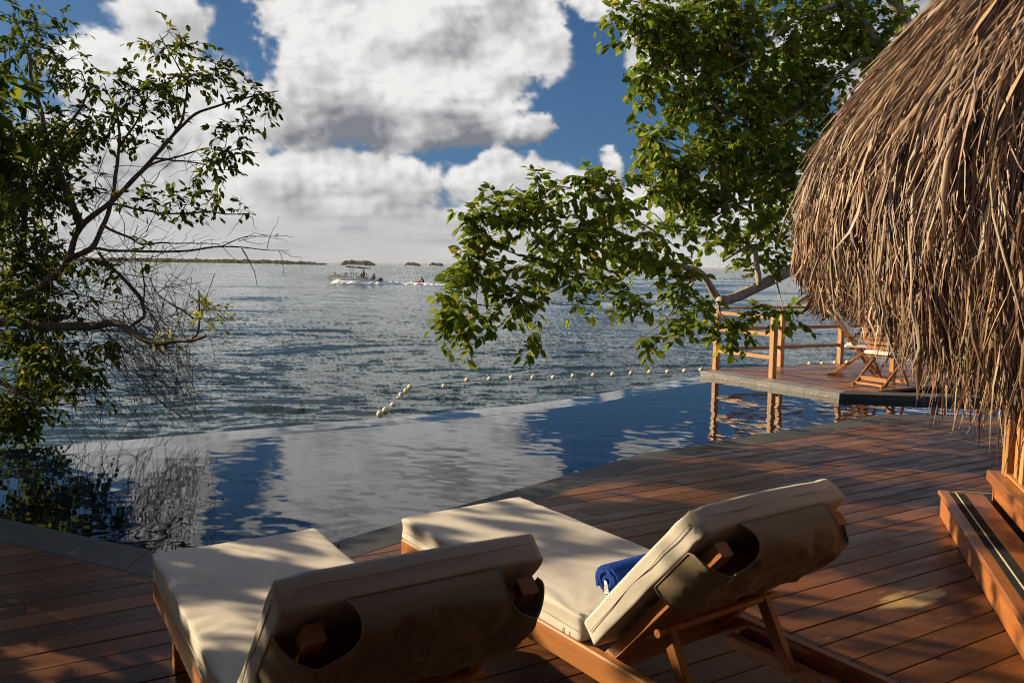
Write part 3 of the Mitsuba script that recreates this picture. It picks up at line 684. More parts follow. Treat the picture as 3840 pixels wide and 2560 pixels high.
    x, y, z = v[:, 0] / lb, v[:, 1] / (wd + .012), v[:, 2]
    topm = np.clip((z - .03) / .06, 0, 1)
    q = np.column_stack([v[:, 0] * 2.6, v[:, 1] * 3.0, v[:, 2] * 8 + seed + 3])
    v[:, 2] += (1 - (2*x - 1) ** 8) * (1 - (2*y - 1) ** 6) * topm * .006 + (meshkit.fbm(q, 3, seed + 1) - .5) * .012
    v[:, 0] += (x > .5) * ((meshkit.fbm(q * 1.2, 2, seed + 2) - .5) * .020 - .012 * (2*y - 1) ** 2 * x) + .005 * np.sin(z / .092 * np.pi) * (x > .9)
    v[:, 1] += (meshkit.fbm(q * 1.3, 2, seed + 4) - .5) * .016
    for cy in (0., 1.):
        rr_ = np.hypot((1 - x) * lb, (y - cy) * wd)
        v += np.column_stack([0*x, 0*x, .004 * np.sin(38 * rr_ + 9 * meshkit.noise(q * 2, 6)) * np.exp(-(rr_ / .09) ** 2)])
    nbw = unit(nb)
    def B2W(v): 
        s = 1.383 + v[:, 0] * ca_ - v[:, 2] * sa_; zz = .338 + v[:, 0] * sa_ + v[:, 2] * ca_
        return L2W(np.column_stack([s, v[:, 1], zz]))
    v += np.array([0, -.006, 0])
    kback = put('back_cushion', (B2W(v), f), 'canvas', lg, smooth=True)
    # seams, zip and its puller
    def seam(name, pts, rad_=.0022, par=None): 
        v, f = tube_mesh(spline(pts, .03), rad_, 5); put(name, (v, f), 'seam_cloth', kback if name == 'zip' else kseat, smooth=True)
    e = lambda u, w, t: B2W(np.array([[u, w, t]]))[0]
    jit = lambda: r.normal(0, .0015)
    for w_ in (-.0095, wd + .0095):
        seam('zip', [e(u, w_ + jit() * .5, .050 + jit() * 2) for u in np.linspace(.03, lb - .03, 9)], .0015)
    seam('zip', [e(lb + .0035 + .004 * math.sin(3 * y), y, .048 + jit()) for y in np.linspace(.03, wd - .03, 10)], .0015)
    for w_ in (-.009, wd + .009):
        seam('seam', [P(s, w_, .365 + jit()) for s in np.linspace(.02, 1.30, 14)], .0015)
    seam('seam', [P(-.0095, w_, .366 + jit()) for w_ in np.linspace(.02, wd - .02, 8)], .0015)
    pu = trimesh.creation.annulus(.0035, .0075, .002); pu.apply_scale((.55, 1.2, .6)); pu.apply_transform(trimesh.transformations.rotation_matrix(1.4, (1, 0, 0))); pu.apply_translation(e(lb - .035, -.013, .045)); put('zip_puller', pu, 'metal', kback)
    pu = trimesh.creation.annulus(.0035, .0075, .002); pu.apply_scale((.55, 1.2, .6)); pu.apply_transform(trimesh.transformations.rotation_matrix(1.4, (1, 0, 0))); pu.apply_translation(P(1.235, -.016, .345)); put('zip_puller', pu, 'metal', kseat)
    # the cloth sleeve that holds the cushion to the frame, cut out round the stile ends
    path = np.array([(.700, .004), (.712, -.040), (.705, -.085), (.670, -.110), (.600, -.118), (.520, -.120), (.430, -.116), (.375, -.098)])   # (u, t)
    ps_ = spline(np.column_stack([path, 0 * path[:, 0]]), .01)[:, :2]
    al = np.concatenate([[0], np.cumsum(np.linalg.norm(np.diff(ps_, axis=0), axis=1))]); LT = al[-1]
    poly = Polygon([(-.012, .20), (-.012, LT - .035), (.10, LT - .012), (.24, LT - .03), (.40, LT), (.52, LT - .01), (wd + .012, LT - .04), (wd + .012, .20), (wd - .01, .0), (.01, 0)])
    hole = lambda cx: shapely.affinity.scale(Point(cx, .060).buffer(1, 24), .165, .125)
    poly = poly.difference(hole(-.01)).difference(hole(wd + .01)).buffer(-.006).buffer(.006)
    if poly.geom_type != 'Polygon': poly = max(poly.geoms, key=lambda g_: g_.area)
    p, t = fill(poly, .011, .1, 9)
    def drape(p):
        """points of the flat cut cloth -> the hanging, folded sleeve"""
        u = np.interp(p[:, 1], al, ps_[:, 0]); tt = np.interp(p[:, 1], al, ps_[:, 1])
        q = np.column_stack([p[:, 0] * 5.0 + p[:, 1] * 2, p[:, 1] * 4.5, 0 * u + seed])
        amp = np.clip(p[:, 1] / .12, 0, 1) * np.clip(.25 + shapely.distance(poly.exterior, shapely.points(p)) / .05, 0, 1)
        n1 = meshkit.fbm(q, 4, 31) - .5; n2 = np.abs(meshkit.fbm(q * 1.6 + 4, 3, 37) - .5)
        fold = np.abs(meshkit.noise(np.column_stack([p[:, 0] * 13 + p[:, 1] * 7, p[:, 1] * 9 - p[:, 0] * 5, 0 * u + seed]), 51) - .5) + .6 * np.abs(meshkit.noise(np.column_stack([p[:, 0] * 24 - p[:, 1] * 12, p[:, 1] * 20, 0 * u + seed]), 52) - .5)
        tt = tt + amp * (-.055 * n1 + .060 * n2 + .032 * (fold - .3)); u = u + amp * .018 * (meshkit.fbm(q + 9, 3, 33) - .5)
        ed = np.clip((np.minimum(p[:, 0], wd - p[:, 0]) + .012) / .07, 0, 1) ** .5; bl_ = np.clip((p[:, 1] - .06) / .08, 0, 1); tt = tt + bl_ * (1 - ed) * (-.004 - tt)
        return B2W(np.column_stack([u, p[:, 0], tt]))
    ks = put('cloth_sleeve', (drape(p), t), 'canvas_khaki', lg, smooth=True)
    rim = np.array(poly.exterior.segmentize(.012).coords)[:-1]; v, f = tube_mesh(drape(np.vstack([rim, rim[:1]])), .0028, 5); put('hem', (v, f), 'canvas_khaki', ks, smooth=True)
    return lg, P, B, W, S
LG1 = lounger((-1.45, 3.285), 31.7, 3, 'cream cushioned wooden sun lounger nearer the left with its back raised')
LG2 = lounger((-.505, 3.80), 35.1, 8, 'cream cushioned wooden sun lounger with a rolled blue towel on its seat')
# rolled towel on the right-hand lounger
def towel(P):
    tw = thing('rolled_towel', 'tightly rolled royal blue towel lying on a cushioned lounger', 'towel')
    th = np.linspace(0, 3.6 * 2 * np.pi, 150); rr = .012 +   .0122 * th / (np.pi * 2)
    rr = rr * (1 + .02 * np.sin(3 * th)); 
    A = np.column_stack([rr * np.cos(th), rr * np.sin(th) * .97]); h = .0065
    nrm = np.column_stack([np.cos(th), np.sin(th)])
    prf = np.vstack([A + nrm * h, (A - nrm * h)[::-1]])
    ws = np.linspace(.0, .42, 22); n = len(prf)
    rg = np.random.default_rng(2)
    v = []
    for i, w in enumerate(ws):
        sh = .005 * np.sin(th * .7 + 1) if i in (0, len(ws) - 1) else 0 * th
        sc = .97 if i in (0, len(ws) - 1) else 1
        for k_, (a, b) in enumerate(prf):
            d = sh[k_ if k_ < len(th) else 2 * len(th) - 1 - k_]
            v.append(P(1.262 + a * sc, .155 + w + d, .4335 + .060 + b * sc))
    v = np.array(v); v += (meshkit.noise(v * 120, 5) - .5)[:, None] * .004
    m = len(ws); i, j = np.meshgrid(np.arange(m - 1), np.arange(n), indexing='ij')
    q = np.stack([i*n+j, i*n+(j+1) % n, (i+1)*n+(j+1) % n, (i+1)*n+j], -1).reshape(-1, 4)
    f = [q[:, [0, 1, 2]], q[:, [0, 2, 3]]]
    K = len(th); k = np.arange(K - 1)
    for b in (0, (m - 1) * n):
        f += [np.stack([b + k, b + k + 1, b + n - 2 - k], 1), np.stack([b + k, b + n - 2 - k, b + n - 1 - k], 1)]
    put('roll', (v, np.vstack(f)), 'towel_blue', tw, smooth=50)
    tg = MB()
    a = [P(1.253, .149, .496), P(1.267, .149, .495), P(1.285, .144, .456), P(1.263, .144, .452)]
    b_ = [x + (P(0, .002, 0) - P(0, 0, 0)) for x in a]
    tg.add(a + b_, [(0, 1, 2, 3), (7, 6, 5, 4), (0, 4, 5, 1), (1, 5, 6, 2), (2, 6, 7, 3), (3, 7, 4, 0)])
    kt = tg.build('care_tag', 'cloth_white', tw)
    mk = MB()
    for s_, z_ in ((1.265, .481), (1.268, .473), (1.271, .465)):
        c = [P(s_ - .006, .1445, z_), P(s_ + .006, .1445, z_ - .001), P(s_ + .006, .144, z_ - .0035), P(s_ - .006, .144, z_ - .0025)]; mk.add(c, [(0, 1, 2, 3)])
    mk.build('tag_print', 'cloth_black', kt)
towel(LG2[1])

# ---------------------------------------------------------------- table and folding chairs on the far deck
def folding_chair(x, y, face_deg, label):
    c = thing('folding_chair', label, 'chair'); fd = V3(math.cos(rad(face_deg)), math.sin(rad(face_deg)), 0); sd = V3(-fd[1], fd[0], 0); O = V3(x, y, 0)
    P = lambda f_, s_, z_: O + fd * f_ + sd * s_ + V3(0, 0, z_)
    for s in (-.22, .22):
        bar('leg', P(.30, s * .9, .02), P(-.34, s * .9, .98), .022, .045, 'teak', c, upv=fd)      # front foot to the top of the back
        bar('leg', P(-.30, s, .02), P(.24, s, .47), .022, .045, 'teak', c, upv=fd)
        bar('foot', P(-.36, s, .018), P(-.22, s, .055), .03, .036, 'teak', c)
        bar('arm', P(-.16, s * 1.12, .62), P(.26, s * 1.12, .62), .05, .022, 'teak', c)
        bar('arm_strut', P(.18, s * 1.10, .44), P(.22, s * 1.12, .61), .022, .035, 'teak', c, upv=fd)
    bar('cross_bar', P(-.20, -.20, .105), P(-.20, .20, .105), .02, .062, 'teak', c)
    bar('cross_bar', P(-.30, -.20, .045), P(-.30, .20, .045), .03, .03, 'teak', c)
    bar('cross_bar', P(.27, -.19, .06), P(.27, .19, .06), .02, .045, 'teak', c)
    for i in range(6): bar('back_slat', P(-.105 - .048 * i, -.185, .545 + .072 * i), P(-.105 - .048 * i, .185, .545 + .072 * i), .014, .062, 'teak', c, upv=(0, 0, 1))
    for i in range(5): bar('seat_slat', P(-.10 + .075 * i, -.19, .415 + .008 * i), P(-.10 + .075 * i, .19, .415 + .008 * i), .058, .016, 'teak', c)
    def cush(name, ctr, ax, bx, lx, ly, lz):
        v, f = rbox(lx, ly, lz, lz * .4, .04); v -= np.array([lx, ly, lz]) / 2; nx = np.cross(ax, bx)
        put(name, (ctr + np.outer(v[:, 0], ax) + np.outer(v[:, 1], bx) + np.outer(v[:, 2], nx), f), 'white_cushion', c, smooth=True)
    cush('seat_cushion', P(.06, 0, .465), fd, sd, .42, .42, .055)
    bd = unit(P(-.48, 0, .72) - P(0, 0, 0) - fd * 0 - O + P(0, 0, 0) - P(0, 0, 0)) if False else unit(-fd * .55 + V3(0, 0, .83))
    cush('back_cushion', P(-.17, 0, .76), bd, sd, .52, .40, .055)
    return c
folding_chair(5.16, 11.48, 32, 'folding wooden chair with white cushions, its slatted back towards the pool')
folding_chair(5.22, 12.55, -28, 'folding wooden chair with white cushions beside the rail, turned to the table')
folding_chair(6.75, 11.05, 120, 'folding wooden chair behind the hanging thatch, right of the table')
tb = thing('dining_table', 'wooden dining table on the far deck behind the thatch fringe', 'table')
TC, TA = V3(6.15, 11.95, 0), unit(V3(.87, .5, 0)); TS = V3(-TA[1], TA[0], 0)
for i in range(6): bar('top_board', TC - TA * .62 + TS * (-.36 + .144 * i) + V3(0, 0, .73), TC + TA * .62 + TS * (-.36 + .144 * i) + V3(0, 0, .73), .138, .026, 'teak', tb)
for a in (-.52, .52):
    for b in (-.34, .34): bar('leg', TC + TA * a + TS * b + V3(0, 0, .003), TC + TA * a + TS * b + V3(0, 0, .715), .07, .07, 'teak', tb, upv=TA)
for a in (-.34, .34): bar('apron', TC - TA * .48 + TS * a + V3(0, 0, .67), TC + TA * .48 + TS * a + V3(0, 0, .67), .022, .08, 'teak', tb)

# ---------------------------------------------------------------- buoys
BU = [(-2.76, 17.31), (-2.72, 17.79), (-2.65, 18.45), (-2.65, 19.27), (-2.67, 19.99), (-2.63, 20.63), (-2.61, 21.23), (-1.8, 22.18), (-1.21, 22.58), (-0.6, 22.9), (0.01, 23.22), (0.61, 23.32), (1.2, 23.49), (1.78, 23.77), (2.39, 24.05), (2.98, 24.27), (3.57, 24.63), (4.17, 24.89), (4.74, 25.05), (5.31, 25.32), (5.89, 25.7), (10.01, 27.77), (10.53, 28.01), (11.0, 28.13), (11.49, 28.31)]
prof_b = [(0, -.088), (.018, -.088), (.020, -.074), (.045, -.066), (.068, -.045), (.078, -.015), (.078, .015), (.068, .045), (.045, .066), (.020, .074), (.018, .088), (0, .088)]
bm = trimesh.creation.revolve(np.array(prof_b), sections=18)
rb = np.random.default_rng(3)
ORD = 'first second third fourth fifth sixth seventh eighth ninth tenth eleventh twelfth thirteenth'.split()
for i, (x, y) in enumerate(BU):
    d = unit(np.subtract(BU[min(i+1, len(BU)-1)], BU[max(i-1, 0)])); m = bm.copy(); m.apply_scale(.9)
    m.apply_transform(trimesh.transformations.rotation_matrix(math.pi/2 + rb.normal(0, .12), (0, 1, 0))); m.apply_transform(trimesh.transformations.rotation_matrix(math.atan2(d[1], d[0]) + rb.normal(0, .15), (0, 0, 1)))
    m.apply_translation((x, y, ZS + (.055 if i != 7 else -.045) + rb.normal(0, .008)))
    k = put('float_buoy', m, 'buoy_cream', smooth=40)
    if i < 7: tag(k, f'{ORD[i]} cream float, counting from the pool edge, in the short slanting row', 'buoy', 'floats slanting towards the pool')
    elif i == 7: tag(k, 'cream float lying almost under water at the bend of the float line', 'buoy')
    elif i < 21: tag(k, f'{ORD[i - 8]} cream float from the left in the long row parallel to the horizon', 'buoy', 'floats in the long row')
    else: tag(k, f'{ORD[i - 21]} cream float from the left showing above the far edge of the small deck', 'buoy', 'floats behind the far deck')
v, f = tube_mesh(spline([(x, y, ZS + .03) for x, y in BU], .3), .012, 5); k = put('float_rope', (v, f), 'rope', smooth=True); tag(k, 'thin rope threading the cream floats on the sea', 'rope')

# ---------------------------------------------------------------- people, boat and towed tube
M3 = manifold3d.Manifold
def capsule(a, b, ra, rb_, n=10):
    return M3.batch_hull([M3.sphere(ra, n).translate(list(map(float, a))), M3.sphere(rb_, n).translate(list(map(float, b)))])
def figure(loc, face, joints, label, top, bottom, hair='hair_dark'):
    """one person: joints in metres in a frame that looks along +x"""
    k = thing('person', label, 'person'); c, s = math.cos(face), math.sin(face)
    J = {n: V3(*p) for n, p in joints.items()}
    R = [(c, -s, 0, loc[0]), (s, c, 0, loc[1]), (0, 0, 1, loc[2])]
    b = []
    def limb(ns, rs):
        for (a, ra), (b_, rb_) in zip(zip(ns, rs), zip(ns[1:], rs[1:])): b.append(capsule(J[a], J[b_], ra, rb_))
    shl = V3(0, .19, 0); hp = V3(0, .10, 0)
    for sg, nm in ((1, 'l'), (-1, 'r')):
        J['sh' + nm] = J['chest'] + sg * shl + V3(0, 0, .10); J['hip' + nm] = J['pelvis'] + sg * hp
        limb(['sh' + nm, 'el' + nm, 'wr' + nm], [.055, .042, .030]); limb(['hip' + nm, 'kn' + nm, 'an' + nm], [.085, .058, .042])
        toe = J['an' + nm] + V3(.14, 0, -.04); b.append(capsule(J['an' + nm], toe, .04, .028))
        d = unit(J['wr' + nm] - J['el' + nm]); sd = unit(np.cross(d, (0.3, .2, 1))); pm = J['wr' + nm] + d * .07
        b.append(M3.batch_hull([M3.sphere(.022, 8).translate((J['wr' + nm]).tolist()), M3.sphere(.016, 8).translate((pm + sd * .03).tolist()), M3.sphere(.016, 8).translate((pm - sd * .03).tolist())]))
        for q, ln in ((-.034, .060), (-.012, .075), (.012, .070), (.034, .055)): b.append(capsule(pm + sd * q, pm + sd * q * 1.15 + d * ln + V3(0, 0, -.012), .010, .008, 6))
        b.append(capsule(J['wr' + nm] + sd * .02 + d * .02, J['wr' + nm] + sd * .055 + d * .065, .011, .008, 6))
    b.append(M3.batch_hull([M3.sphere(.10, 10).translate((J['chest'] + sg * shl * .75 + V3(0, 0, .05)).tolist()) for sg in (1, -1)] + [M3.sphere(.11, 10).translate((J['pelvis'] + sg * hp * .7 + V3(0, 0, .05)).tolist()) for sg in (1, -1)]))
    b.append(capsule(J['chest'] + V3(0, 0, .12), J['head'] + V3(0, 0, -.06), .055, .05))
    hd = M3.sphere(1, 16).scale([.095, .076, .118]).translate(J['head'].tolist()); b.append(hd)
    b.append(M3.sphere(.016, 8).translate((J['head'] + V3(.10, 0, -.012)).tolist())); 
    for sg in (1, -1): b.append(M3.sphere(.022, 8).scale([.6, .4, 1.2]).translate((J['head'] + V3(-.005, .077 * sg, 0)).tolist()))
    body = M3.batch_boolean(b, manifold3d.OpType.Add)
    def emit(nm, man, mat):
        m = man.transform(R).to_mesh(); put(nm, (m.vert_properties[:, :3], m.tri_verts), mat, k, smooth=60)
    emit('body', body, 'skin_tan')
    emit('hair', M3.sphere(1, 16).scale([.102, .086, .105]).translate((J['head'] + V3(-.018, 0, .030)).tolist()), hair)
    if top: emit('shirt', M3.batch_hull([M3.sphere(.112, 10).translate((J['chest'] + sg * shl * .8 + V3(0, 0, .045)).tolist()) for sg in (1, -1)] + [M3.sphere(.122, 10).translate((J['pelvis'] + sg * hp * .7 + V3(0, 0, .10)).tolist()) for sg in (1, -1)]), top)
    sh = []
    for nm in 'lr': sh.append(capsule(J['hip' + nm], J['hip' + nm] * .35 + J['kn' + nm] * .65, .105, .082))
    sh.append(capsule(J['hipl'], J['hipr'], .12, .12)); emit('shorts', M3.batch_boolean(sh, manifold3d.OpType.Add), bottom)
    return k
STAND = dict(pelvis=(0, 0, .93), chest=(.02, 0, 1.33), head=(.05, 0, 1.66), ell=(.10, .26, 1.14), wrl=(.34, .20, 1.10), elr=(.10, -.26, 1.14), wrr=(.34, -.18, 1.12), knl=(.03, .11, .50), anl=(0, .12, .07), knr=(.03, -.11, .50), anr=(0, -.12, .07))
SIT = dict(pelvis=(0, 0, .48), chest=(-.03, 0, .88), head=(.02, 0, 1.20), ell=(.05, .28, .70), wrl=(.26, .20, .62), elr=(.05, -.28, .70), wrr=(.26, -.18, .62), knl=(.42, .12, .52), anl=(.44, .12, .09), knr=(.42, -.12, .52), anr=(.44, -.12, .09))
LIE = dict(pelvis=(0, 0, .18), chest=(-.30, 0, .36), head=(-.48, 0, .64), ell=(-.36, .30, .16), wrl=(-.24, .34, .06), elr=(-.36, -.30, .16), wrr=(-.24, -.34, .06), knl=(.40, .11, .30), anl=(.74, .12, .06), knr=(.40, -.11, .20), anr=(.78, -.12, .06))
KNEEL = dict(pelvis=(-.1, 0, .35), chest=(.10, 0, .72), head=(.22, 0, 1.02), ell=(.32, .24, .62), wrl=(.50, .16, .48), elr=(.32, -.24, .62), wrr=(.50, -.16, .48), knl=(.22, .16, .14), anl=(-.22, .16, .10), knr=(.22, -.16, .14), anr=(-.22, -.16, .10))

BD = unit(V3(-1, .09, 0)); BS = V3(-BD[1], BD[0], 0); BO = V3(-20.6, 127.6, ZS)      # stern on the waterline; the bow points left
TR = .045
def pb(f_, s_, z_): return BO + BD * (f_ - z_ * TR) + BS * s_ + V3(0, 0, z_ + f_ * TR)
bt = thing('motor_boat', 'white motor boat with dark hardtop speeding left across the bay', 'boat')
def hull():
    xs = np.linspace(0, 8.0, 22); rows = []
    for x in xs:
        t = x / 8.0
        hb = 1.12 * (1 - max(0, (t - .45) / .55) ** 2.3) + .02; sheer = .78 + .42 * t ** 1.6; hc = hb * (.86 - .25 * t); ck = -.05 + .55 * max(0, t - .55) ** 1.3 * 1.4; keel = -.35 + .95 * max(0, (t - .6) / .4) ** 2.2
        rows.append([(x, 0, keel), (x - .0, hc * .92, ck + .04), (x, hc, ck + .08), (x + .25 * t ** 3, hb, sheer - .08), (x + .28 * t ** 3, hb + .03, sheer - .06), (x + .28 * t ** 3, hb + .03, sheer), (x + .26 * t ** 3, max(hb - .16, .005), sheer), (x, max(hb - .2, .004), .38 + .42 * t ** 2)])
    R_ = np.array(rows); n, m, _ = R_.shape
    out = []
    for sg in (1, -1):
        v = np.array([pb(a, b * sg, c) for a, b, c in R_.reshape(-1, 3)])
        i, j = np.meshgrid(np.arange(n-1), np.arange(m-1), indexing='ij'); q = np.stack([i*m+j, (i+1)*m+j, (i+1)*m+j+1, i*m+j+1], -1).reshape(-1, 4)
        out.append((v, np.vstack([q[:, [0, 1, 2]], q[:, [0, 2, 3]]])))
        # sole and transom
    a = [pb(0, s_ * w_, z_) for s_, w_, z_ in ((1, 1.15, .72), (1, .95, .05), (0, 0, -.35), (-1, .95, .05), (-1, 1.15, .72))]
    out.append((np.array(a), np.array([(0, 1, 2), (0, 2, 4), (2, 3, 4)])))
    return join(out)
put('hull', hull(), 'gelcoat', bt, smooth=35)
put('sole', (np.array([pb(.1, -.95, .38), pb(.1, .95, .38), pb(5, .95, .48), pb(5, -.95, .48), pb(7.3, 0, .74)]), np.array([(0, 3, 2), (0, 2, 1), (3, 4, 2)])), 'gelcoat', bt)
mb = MB()
beam(mb, pb(3.1, 0, .4), pb(3.1, 0, 1.25), .7, 1.0, BD, .06); mb.build('console', 'gelcoat', bt)
bar('windscreen', pb(3.55, -.36, 1.45), pb(3.55, .36, 1.45), .04, .5, 'cloth_white', bt, upv=unit(pb(0, 0, 1) - pb(.5, 0, 0)))
bar('hardtop', pb(1.5, 0, 2.42), pb(4.9, 0, 2.50), 1.9, .15, 'boat_dark', bt, ch=.03)
for f0, f1 in ((2.6, 2.4), (3.9, 4.3)):
    for s_ in (-.55, .55): bar('hardtop_strut', pb(f0, s_, .5), pb(f1, s_ * 1.2, 2.40), .045, .045, 'metal', bt, upv=BD)
bar('radar_dome', pb(3.2, 0, 2.52), pb(3.2, 0, 2.70), .34, .34, 'gelcoat', bt, upv=BD, ch=.08)
bar('seat', pb(.7, -.8, .6), pb(.7, .8, .6), .5, .34, 'cloth_white', bt)
for s_ in (-.38, .38):
    ko = bar('outboard_motor', pb(-.35, s_, .45), pb(-.35, s_, 1.05), .34, .52, 'boat_dark', bt, upv=BD, ch=.08, taper=.85); bar('motor_leg', pb(-.3, s_, -.5), pb(-.33, s_, .45), .12, .22, 'boat_dark', ko, upv=BD)
FA = math.atan2(BD[1], BD[0])
figure(pb(2.2, .1, .42), FA, STAND, 'dark clad person standing at the helm under the hardtop', 'cloth_black', 'cloth_black')
figure(pb(6.3, .30, .80), FA + math.pi, LIE, 'sunbather reclining on the bow, leaning back towards the left', None, 'cloth_black')
figure(pb(5.6, -.35, .70), FA, LIE, 'person in a red top lying on the foredeck nearer the windscreen', 'cloth_red', 'cloth_red')
figure(pb(5.0, .45, .30), FA + 2.5, SIT, 'person in white sitting at the back of the foredeck', 'cloth_white', 'cloth_black')
figure(pb(2.8, -.6, .40), FA + 1.5, SIT, 'person in black sitting beside the console', 'cloth_black', 'cloth_blue')
figure(pb(1.7, .55, .40), FA + .5, SIT, 'bare chested person sitting just behind the helm', None, 'cloth_black')
figure(pb(.7, -.35, .36), FA, SIT, 'person in a blue shirt on the stern bench', 'cloth_blue', 'cloth_black')
figure(pb(.7, .45, .36), FA, SIT, 'person in an orange shirt at the stern nearest the motors', 'cloth_orange', 'cloth_blue')
tow = thing('towable_tube', 'red inflatable tube towed behind the boat', 'inflatable tube')
TO = V3(-14.3, 129.6, ZS + .22); tt = trimesh.creation.torus(.62, .24, major_sections=28, minor_sections=12); tt.apply_scale((1.35, 1, 1)); tt.apply_translation(TO); put('ring', tt, 'tube_red', tow, smooth=True)
fl = trimesh.creation.cylinder(.55, .1, sections=24); fl.apply_scale((1.3, 1, 1)); fl.apply_translation(TO + V3(0, 0, -.08)); put('floor', fl, 'boat_dark', tow)
figure(TO + V3(.30, .1, -.02), FA, KNEEL, 'person kneeling upright on the red towed tube', 'cloth_black', 'cloth_black')
figure(TO + V3(-.35, -.2, .02), FA, LIE, 'person lying low at the front of the red towed tube', 'cloth_red', 'cloth_black')
v, f = tube_mesh([pb(0, 0, .6), TO + V3(-.8, 0, .2)], .02, 5); k = put('tow_rope', (v, f), 'rope'); tag(k, 'thin rope stretched from the boat stern to the red tube', 'rope')
def wake():
    r = np.random.default_rng(8); out = []
    base = trimesh.creation.icosphere(1)
    for i in range(2100):
        u = r.random() ** 1.25 * 66 - 6.4                          # metres behind the stern; negative alongside
        side = r.choice((-1, 1)); wid = (1.2 + .05 * max(u, 0)) if u > 0 else 1.25 * (1 - max(0, (-u - 3) / 4) ** 2)
        h = (.40 * (1 + .5 * (u < -2.5)) if u < 0 else .42 * math.exp(-u / 40)) * r.uniform(.3, 1.0) * (1.0 if u < 9 else .8)
        c = BO - BD * u + BS * (side * wid * (r.uniform(.75, 1.2) if u < 0 else r.uniform(.0, 1.3)))
        if u > 24 and r.random() < .35: continue
        m = base.copy(); m.vertices *= 1 + .6 * (meshkit.noise(m.vertices * 2.7 + i, 6) - .5)[:, None]
        m.apply_scale((h * r.uniform(.9, 2.2), h * r.uniform(.8, 1.6), h * r.uniform(.5, 1.1))); m.apply_translation((c[0], c[1], ZS + .06 + (.08 if u < 8 else .02))); out.append(m)
    return trimesh.util.concatenate(out)
k = put('boat_wake', wake(), 'foam', smooth=True); tag(k, 'white foam trailing behind the motor boat', 'wake', kind='stuff')

# ---------------------------------------------------------------- trees
def leaves(pos, dirs, length, seed, cols, wide=1.0, droop=.25):
    """(n, 8, 3) points and (n, 3) colours of folded, pointed leaves that start at pos and grow along dirs"""
    r = np.random.default_rng(seed); n = len(pos)
    d = dirs / (np.linalg.norm(dirs, axis=1, keepdims=True) + 1e-9)
    nr = np.column_stack([r.normal(0, .55, n), r.normal(0, .55, n), np.ones(n)]); nr -= d * np.einsum('ij,ij->i', nr, d)[:, None]; nr /= np.linalg.norm(nr, axis=1, keepdims=True) + 1e-9
    sd = np.cross(d, nr); L = length[:, None]; w = wide * (.27 + .08 * r.random(n))[:, None] * L; fo = r.uniform(.02, .35, n)[:, None]; dr_ = (droop * r.uniform(.2, 1.4, n))[:, None]
    def row(t, k, s): return pos + d * L * t - nr * L * dr_ * t * t + sd * w * k * s + nr * w * fo * k * abs(s)
    v = np.stack([pos, row(.30, .85, -1), row(.30, .85, 0), row(.30, .85, 1), row(.68, .80, -1), row(.68, .80, 0), row(.68, .80, 1), row(1.0, 0, 0)], 1)
    return v, cols
LF = np.array([(0, 2, 1), (0, 3, 2), (1, 2, 5), (1, 5, 4), (2, 3, 6), (2, 6, 5), (4, 5, 7), (5, 6, 7)])
def leaf_mesh(v, c):
    n = len(v); f = (LF[None] + 8 * np.arange(n)[:, None, None]).reshape(-1, 3); return (v.reshape(-1, 3), f), np.repeat(c, 8, 0)
